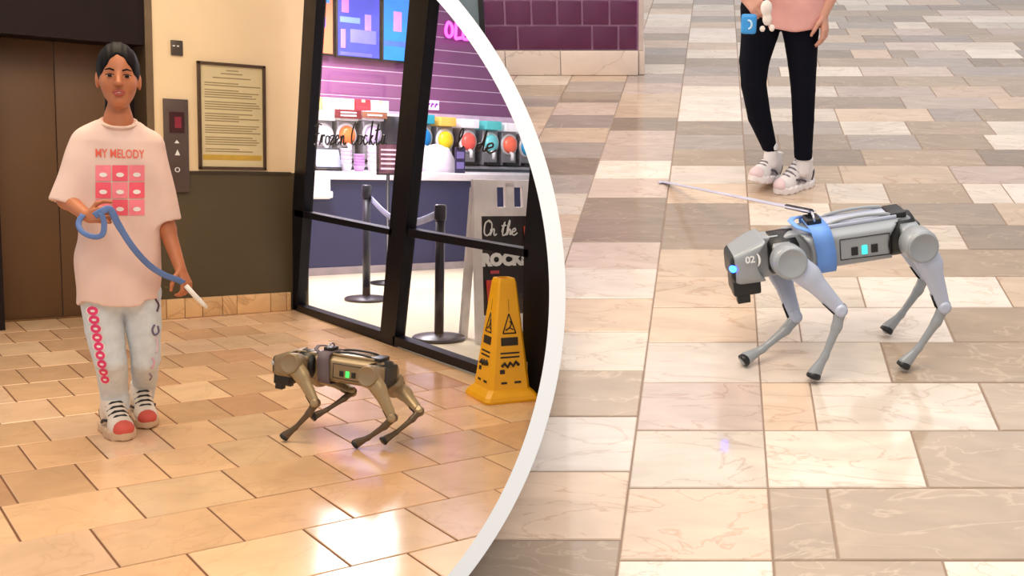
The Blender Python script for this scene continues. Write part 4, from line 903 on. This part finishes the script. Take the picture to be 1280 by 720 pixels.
def patch(fr, bvh, pts, n=6, off=.003):   # four corners (u,z) subdivided and laid on the cloth
    m_ = MB(); vs = []; P = [A3(*p) for p in pts]
    for i in range(n+1):
        for j in range(n+1):
            a, b = i/n, j/n; p = (P[0]*(1-a)+P[1]*a)*(1-b)+(P[3]*(1-a)+P[2]*a)*b; q = drape(bvh, p[0], p[1], off)
            vs.append(q if q is not None else A3(p[0], 0, p[1]))
    return m_.add([fr.w(v) for v in vs], [(i*(n+1)+j, (i+1)*(n+1)+j, (i+1)*(n+1)+j+1, i*(n+1)+j+1) for i in range(n) for j in range(n)], True)

# ---------------------------------------------------------------- girl with the robot dog
G = Frame('A', 158, 545); g = G.g
girl = thing('person', G.O, 'person in a pink printed t-shirt, light jeans and chunky sneakers holding a blue leash', 'person', F='A')
skA = skinm('skin_warm', (182, 112, 74))
hc = g(148, 98, -.01); hs = A3(1.0, 1.05, 1.17)
J = dict(neck=g(148, 150, .015), chest=g(148, 190, .02), pel=g(150, 345, .02), sR=g(106, 176, .02), eR=g(84, 250, -.03), wR=g(110, 271, -.17), sL=g(190, 180, .02), eL=g(208, 285, .01), wL=g(225, 335, -.07),
         hR=g(128, 365, .02), kR=g(136, 450, -.0), aR=g(146, 512, .01), hL=g(172, 365, .02), kL=g(180, 440, .03), aL=g(178, 495, .06))
f1 = (onZ(146, 542)-G.O)@G.A.T; f2 = (onZ(179, 528)-G.O)@G.A.T
J['aR'] = A3(f1[0]-.012, f1[1]+.066, .13); J['aL'] = A3(f2[0]-.008, f2[1]+.06, .15)
hR_ = hand_prims(J['wR'], g(128, 268, -.23)-J['wR'], A3(.1, 1, -.25), 1, .15, (.7, 1.2, .9)); hL_ = hand_prims(J['wL'], g(236, 362, -.10)-J['wL'], A3(-.75, .6, 0), -1, .15, (.45, .8, .5))
def fbody(X):
    d = head_field(X, hc, hs)
    d = smin(d, rc(X, hc+A3(0, .025, -.05), J['neck'], .037, .042), .015)
    d = smin(d, rc(X, J['neck'], J['chest'], .05, .085), .03); d = smin(d, rc(X, J['chest'], J['pel'], .085, .08), .03)
    for q in 'RL':
        d = smin(d, rc(X, J['chest'], J['s'+q], .06, .042), .03); d = smin(d, rc(X, J['s'+q], J['e'+q], .042, .034), .02); d = smin(d, rc(X, J['e'+q], J['w'+q], .034, .022), .02)
        d = smin(d, rc(X, J['pel'], J['h'+q], .07, .06), .03); d = smin(d, rc(X, J['h'+q], J['k'+q], .055, .045), .02); d = smin(d, rc(X, J['k'+q], J['a'+q], .042, .03), .02)
    hd = None
    for a, b, ra, rb in hR_+hL_:
        e = rc(X, a, b, ra, rb); hd = e if hd is None else smin(hd, e, .004)
    return smin(d, hd, .01)
bodyA = sdf(fbody, (-.34, -.36, .08), (.34, .22, 1.66), .0045, G.w).build('body', skA, girl)
face_parts(G, hc, hs, bodyA, skA)
sdf(lambda X: hair_field(X, hc, hs), hc-.3, hc+.2, .004, G.w).build('hair', mat('hair_black', (16, 12, 13), .55, spec=.12), girl)
rowsT = [(149, 122, 174, .058), (156, 113, 181, .068), (165, 104, 189, .078), (176, 98, 194, .09), (200, 98, 198, .098), (240, 97, 200, .105), (300, 95, 200, .112), (350, 95, 201, .118), (379.5, 96, 202, .122)]
tab = [(g(148, y)[2], (g(a, y)[0]+g(b, y)[0])/2, (g(b, y)[0]-g(a, y)[0])/2, .02, bb) for y, a, b, bb in rowsT]
sRe, sLe = g(84, 256, -.02), g(207, 277, .01)
def fshirt(X):
    d = loft_field(X, tab); 
    for a, b, r0, r1, sgn in ((J['sR']+A3(.01, 0, -.01), sRe, .062, .066, 1), (J['sL']+A3(-.01, 0, -.01), sLe, .058, .058, -1)):
        ax_ = _n(b-a); e = rc(X, a, b+ax_*.08, r0, r1+.004); e = smax(e, (X-b)@ax_, .004); e = smax(e, -rc(X, b-ax_*.05, b+ax_*.1, r1-.012, r1-.004), .004); d = smin(d, e, .035)
    fold = np.sin(X[:, 0]*38+X[:, 2]*9+2*np.sin(X[:, 2]*7))*.004*np.clip((1.15-X[:, 2])/.4, 0, 1)+np.sin(X[:, 2]*30+X[:, 0]*26)*.0018
    d = smax(d+fold, tab[-1][0]-X[:, 2], .003)
    d = smax(d, -ell(X, J['neck']+A3(0, -.03, .018), (.064, .062, .05)), .006)
    d = smax(d, -rbox(X, (tab[-1][1], .02, tab[-1][0]), (tab[-1][2]-.012, .108, .02), .02), .004)
    return d
vs, q = snet(fshirt, (-.36, -.22, .45), (.36, .26, 1.36), .006); bvS = bvh_of(vs, q)
shirt = MB().add(G.w(vs).tolist(), q.tolist(), True).build('t_shirt', mat('shirt_pink_white', (226, 196, 184), .8, noise=(10, .04), bump=.1), girl)
MB().tube([G.w(J['neck']+A3(.066*math.cos(a), -.02+.064*math.sin(a), -.008+.022*math.sin(a))) for a in np.linspace(0, 2*math.pi, 33)], .006, 8).build('collar', mat('shirt_collar', (228, 198, 180), .8), shirt)
pk = mat('print_pink', (240, 92, 112), .7); pk2 = mat('print_pink_light', (246, 130, 144), .7); wh = mat('print_white', (240, 232, 228), .7); red = mat('print_red', (226, 96, 78), .7)
uz = lambda px, py: g(px, py)[[0, 2]]
X0, X1, Y0_, Y1_ = 119, 181, 205, 268
for i in range(3):
    for j in range(3):
        a, b = X0+(X1-X0)*i/3+.8, X0+(X1-X0)*(i+1)/3-.8; c_, d_ = Y0_+(Y1_-Y0_)*j/3+.8, Y0_+(Y1_-Y0_)*(j+1)/3-.8
        patch(G, bvS, [uz(a, d_), uz(b, d_), uz(b, c_), uz(a, c_)], 5, .003).build('print_panel', pk if (i+j) % 2 else pk2, shirt, recalc=False)
        mx_, my_ = (a+b)/2, (c_+d_)/2+2; ctr = uz(mx_, my_); m_ = MB(); vv = [drape(bvS, ctr[0]+.014*math.cos(t_), ctr[1]+.009*math.sin(t_), .005) for t_ in np.linspace(0, 2*math.pi, 15)[:-1]]
        if all(x is not None for x in vv): m_.add([G.w(x) for x in vv], [tuple(range(14))]).build('print_blob', wh, shirt, recalc=False)
vs_t, fs_t = text_mesh('MY MELODY', 1.0, bold=.01); V = np.array(vs_t); A_, B_ = uz(120, 196), uz(180, 187); V = (V-V.min(0))/(V.max(0)-V.min(0))
mm = MB(); pts = [drape(bvS, A_[0]+(B_[0]-A_[0])*a, A_[1]+(B_[1]-A_[1])*b, .004) for a, b in V]; mm.add([G.w(p) for p in pts], fs_t).build('print_lettering', red, shirt, recalc=False)
# jeans
jm = mat('jeans_light_blue', (206, 216, 224), .85, noise=(30, .08), bump=.15)
lw = [(g(*p, v), r) for p, v, r in (((127, 372), .02, .078), ((130, 410), .015, .072), ((138, 450), .005, .062), ((143, 488), f1[1]+.05, .054), ((145, 512), f1[1]+.058, .052))]
rw = [(g(*p, v), r) for p, v, r in (((176, 372), .02, .076), ((180, 410), .02, .066), ((182, 450), .035, .056), ((180, 480), f2[1]+.05, .049), ((178, 500), f2[1]+.055, .046))]
def fjean(X):
    d = None
    for ch in (lw, rw):
        e = None
        for (a, ra), (b, rb) in zip(ch[:-1], ch[1:]): k_ = rc(X, a, b, ra, rb); e = k_ if e is None else smin(e, k_, .004)
        e = smax(e, -(X[:, 2]-ch[-1][0][2]), .004); e = e+.0014*np.sin(X[:, 2]*40+X[:, 0]*30)
        d = e if d is None else smin(d, e, .008)
    return smin(d, ell(X, g(151, 362, .02), (.145, .1, .08)), .03)
vs, q = snet(fjean, (-.3, -.2, .02), (.3, .25, .75), .006); bvJ = bvh_of(vs, q)
jeans = MB().add(G.w(vs).tolist(), q.tolist(), True).build('jeans', jm, girl)
mag = mat('print_magenta', (226, 62, 120), .7)
def ring_on(bv, cx_, cy_, rx, ry, off, n=14):
    return [drape(bv, *uz(cx_+rx*math.cos(t_), cy_+ry*math.sin(t_)), off) for t_ in np.linspace(0, 2*math.pi, n+1)[:-1]]
for i in range(9):
    y = 386+i*11; xc = 116+i*1.9; wr_ = 8.6-.2*i
    for nm_, rx, ry, m_, off in (('side_letter_outline', wr_, 6.6, wh, .002), ('side_letter', wr_-1.6, 5.6, mag, .004), ('side_letter_hole', wr_*.35, 1.6, wh, .006)):
        P_ = ring_on(bvJ, xc, y, rx, ry, off)
        if all(p is not None for p in P_): MB().add([G.w(p) for p in P_], [tuple(range(len(P_)))]).build(nm_, m_, jeans, recalc=False)
for cpts, c in ((((194, 372), (198, 380), (196, 388)), (90, 60, 80)), (((193, 404), (190, 410), (193, 417), (198, 414), (197, 406)), (110, 100, 130)), (((194, 420), (197, 430), (195, 440)), (226, 200, 214)), (((190, 446), (193, 452), (189, 460)), (220, 170, 190)), (((187, 468), (190, 474), (188, 480)), (150, 140, 165))):
    pts = [drape(bvJ, *uz(*p), .003) for p in crom(cpts, 4)]; pts = [p for p in pts if p is not None]
    if len(pts) > 2: MB().tube([G.w(p) for p in pts], .004, 5).build('leg_scribble', mat('scribble_%d_%d_%d' % c, c, .7), jeans)
palA = [mat('shoe_cream', (234, 222, 208), .6), mat('sole_cream', (210, 180, 150), .6), mat('shoe_coral', (214, 88, 76), .6), mat('shoe_dark', (52, 40, 42), .6), mat('lace_black', (28, 30, 34), .6)]
shoe(G, girl, f1, math.radians(14), 0, palA, .275); shoe(G, girl, f2, math.radians(8), math.radians(8), palA, .255, .02)
# leash
lsh = thing('leash', G.w(g(205, 345, -.2)), 'blue ribbon leash stretched between both hands of the person in the pink t-shirt', 'leash', F='A')
lbm = mat('leash_blue', (92, 122, 180), .6)
rib = crom([g(118, 270, -.26), g(128, 264, -.27), g(138, 262, -.265), g(148, 281, -.25), g(166, 309, -.22), g(186, 331, -.18), g(206, 344, -.15), g(220, 349, -.13), g(230, 354, -.115)], 6)
MB().tube([G.w(p) for p in rib], [.013]*20+[.012]*(len(rib)-20), 8, flat=.18, up=G.ev).build('strap', lbm, lsh)
MB().tube([G.w(p) for p in crom([g(104, 268, -.2), g(98, 279, -.21), g(103, 290, -.23), g(117, 296, -.25), g(128, 293, -.26), g(130, 278, -.265), g(126, 266, -.27)], 5)], .010, 8, flat=.2, up=G.ev).build('wrist_loop', lbm, lsh)
MB().tube([G.w(p) for p in (g(232, 357, -.115), g(243, 369, -.11), g(252, 378, -.108), g(259, 385, -.106))], [.010, .010, .009, .006], 8, flat=.3, up=G.ev).build('white_tip', mat('leash_tip_white', (240, 236, 230), .5), lsh)

# ---------------------------------------------------------------- person by the second robot dog
Bf = Frame('B', 985, 236); b_ = Bf.g
per = thing('person', Bf.O, 'person in black leggings, pink top and white sneakers standing behind the silver robot dog', 'person', F='B')
skB = skinm('skin_peach', (206, 150, 128))
wz = b_(1000, 28)[2]; hcB = A3(b_(985, 30)[0], .02, wz+.76); cu = b_(988, 30)[0]
K = dict(neck=A3(cu, .02, wz+.60), chest=A3(cu, .03, wz+.42), pel=A3(cu, .02, wz+.05), sR=A3(cu-.15, .03, wz+.5), eR=A3(cu-.21, .02, wz+.24), wR=b_(931, -6, -.12), sL=A3(cu+.15, .03, wz+.5), eL=A3(cu+.2, .05, wz+.22), wL=b_(1029, 16, -.02),
         hR=b_(951, 18, .02), kR=b_(941, 108, -.03), aR=b_(963, 196, .0), hL=b_(1001, 18, .02), kL=b_(1003, 112, .0), aL=b_(1004, 200, .0))
hRb = hand_prims(K['wR'], b_(952, 14, -.16)-K['wR'], A3(.1, 1, -.4), 1, .15, (.5, .9, .7)); hLb = hand_prims(K['wL'], b_(1033, 60, -.04)-K['wL'], A3(-.9, .3, 0), -1, .15, (.25, .5, .3))
lB = [(b_(*p, v), r) for p, v, r in (((951, 10), .02, .082), ((950, 40), .01, .076), ((943, 75), -.01, .062), ((942, 105), -.02, .052), ((949, 145), -.01, .048), ((962, 184), .0, .031), ((964, 188), .0, .03))]
rB = [(b_(*p, v), r) for p, v, r in (((1000, 10), .02, .082), ((1001, 40), .015, .072), ((1003, 80), .005, .058), ((1004, 112), .0, .050), ((1004, 150), .0, .045), ((1004, 190), .0, .038), ((1004, 198), .0, .037))]
def fbodyB(X):
    d = head_field(X, hcB, .95); d = smin(d, rc(X, hcB+A3(0, .02, -.05), K['neck'], .046, .047), .02)
    d = smin(d, rc(X, K['neck'], K['chest'], .05, .085), .03); d = smin(d, rc(X, K['chest'], K['pel'], .085, .085), .03)
    for q in 'RL':
        d = smin(d, rc(X, K['chest'], K['s'+q], .06, .042), .03); d = smin(d, rc(X, K['s'+q], K['e'+q], .042, .034), .02); d = smin(d, rc(X, K['e'+q], K['w'+q], .034, .023), .02)
        ch = lB if q == 'R' else rB
        for (a, ra), (b, rb) in zip(ch[:-1], ch[1:]): d = smin(d, rc(X, a, b, ra*.7, rb*.7), .01)
        d = smin(d, rc(X, ch[-1][0], ch[-1][0]-A3(0, 0, .06), .022, .024), .01)
    hd = None
    for a, b, ra, rb in hRb+hLb:
        e = rc(X, a, b, ra, rb); hd = e if hd is None else smin(hd, e, .004)
    return smin(d, hd, .01)
bodyB = sdf(fbodyB, (-.36, -.32, .02), (.36, .22, wz+.95), .0055, Bf.w).build('body', skB, per)
face_parts(Bf, hcB, .95, bodyB, skB)
sdf(lambda X: hair_field(X, hcB, .95), hcB-.3, hcB+.2, .006, Bf.w).build('hair', mat('hair_black', (16, 12, 13), .55, spec=.12), per)
tabB = [(wz, cu+.005, .125, .02, .105), (wz+.12, cu, .135, .02, .108), (wz+.3, cu, .15, .02, .11), (wz+.48, cu, .165, .02, .095), (wz+.56, cu, .10, .02, .06)]
def fsB(X):
    d = loft_field(X, tabB)
    for q in 'RL':
        a, b = K['s'+q], K['s'+q]+(K['e'+q]-K['s'+q])*.8; ax_ = _n(b-a); d = smin(d, smax(rc(X, a, b, .058, .058), (X-b)@ax_, .004), .03)
    d = smax(d, -ell(X, K['neck']+A3(0, -.01, .0), (.06, .06, .04)), .008); return d+np.sin(X[:, 0]*40+X[:, 2]*8)*.003
sdf(fsB, (-.36, -.2, wz-.05), (.36, .25, wz+.7), .007, Bf.w).build('pink_top', mat('top_pink', (222, 164, 156), .8, bump=.1), per)
def flg(X):
    d = None
    for ch in (lB, rB):
        e = None
        for (a, ra), (b, rb) in zip(ch[:-1], ch[1:]): k_ = rc(X, a, b, ra, rb); e = k_ if e is None else smin(e, k_, .004)
        e = smax(e, -(X[:, 2]-ch[-1][0][2]), .004); d = e if d is None else smin(d, e, .006)
    return smin(d, ell(X, A3(cu, .02, wz+.06), (.13, .1, .09)), .03)
sdf(flg, (-.3, -.2, .02), (.3, .2, wz+.2), .006, Bf.w).build('leggings', mat('leggings_black', (13, 14, 24), .85, noise=(12, .15), spec=.1), per)
palB = [mat('shoe_white', (226, 220, 220), .6), mat('sole_white', (232, 224, 224), .6), mat('shoe_pale_pink', (226, 200, 204), .6), mat('shoe_slate', (70, 66, 76), .6), mat('lace_grey', (120, 112, 122), .6)]
f1 = (onZ(996, 232, 0, 'B')-Bf.O)@Bf.A.T; f2 = (onZ(961, 223, 0, 'B')-Bf.O)@Bf.A.T
for an, yw, pt, z_ in ((rB[-1][0], -42, 0, 0), (lB[-1][0], -26, -14, .03)):
    y_ = math.radians(yw); shoe(Bf, per, A3(an[0]+.045*math.sin(y_), an[1]-.045*math.cos(y_)+.035, 0), y_, math.radians(pt), palB, .225, z_)
for ch in (lB, rB):
    e_ = ch[-1][0]; sdf(lambda X: rc(X, e_+A3(0, 0, .015), e_-A3(0, 0, .055), .0285, .031), e_-A3(.06, .06, .12), e_+A3(.06, .06, .08), .005, Bf.w).build('sock', mat('sock_white', (226, 220, 222), .8), per)
# what the hand holds
t = thing('hand_case', Bf.w(b_(937, 30, -.2)), 'small bright blue case in the hand of the person in leggings', 'case', F='B')
c = Bf.w(b_(936, 30, -.2)); MB().bev(c, Bf.eu*.03, Bf.ev*.013, A3(0, 0, .038), .012).build('case', mat('reel_blue', (56, 150, 220), .4), t)
MB().tube([c-Bf.ev*.014+Bf.eu*.012*math.cos(a)+A3(0, 0, .016*math.sin(a)) for a in np.linspace(-1.6, 1.9, 9)], .004, 6).build('mark', mat('reel_pale', (190, 220, 240), .4), t)
t = thing('white_charm', Bf.w(b_(958, 38, -.2)), 'small white charm hanging from the hand of the person in leggings', 'charm', F='B')
def fch(X): return smin(smin(ell(X, b_(958, 10, -.21), (.022, .02, .03)), ell(X, b_(959, 24, -.21), (.018, .016, .024)), .01), smin(ell(X, b_(953, 36, -.21), (.011, .01, .012)), ell(X, b_(965, 35, -.21), (.011, .01, .014)), .004), .008)
sdf(fch, b_(958, 20, -.21)-.09, b_(958, 20, -.21)+.09, .004, Bf.w).build('charm_body', mat('charm_white', (236, 224, 214), .8), t)
MB().tube([Bf.w(b_(957, 2, -.21)), Bf.w(b_(955, -6, -.2))], .004, 6).build('loop', dark, t)
# pale leash trailing from the harness to the floor
rg = WBd(A3(.085, 0, .108)); e0 = onZ(838, 229, .02, 'B'); md = onP(905, 251, rg*.5+e0*.5, _n([0, 1, .0]), 'B')
pts = crom([rg, rg*.72+e0*.28+A3(0, 0, .0), rg*.4+e0*.6, e0, e0+A3(-.05, .05, -.012)], 8)
t = thing('leash', A3(e0[0], e0[1], 0), 'pale clear leash trailing from the silver robot dog across the floor', 'leash', F='B')
MB().tube(pts, .014, 8, flat=.25, up=(0, 0, 1)).build('strap', mat('leash_pale', (196, 194, 216), .4), t)
MB().tube([rg, rg+(pts[6]-rg)*.6], .008, 8).build('clip', mat('clip_dark', (50, 50, 60), .35, .6), t)
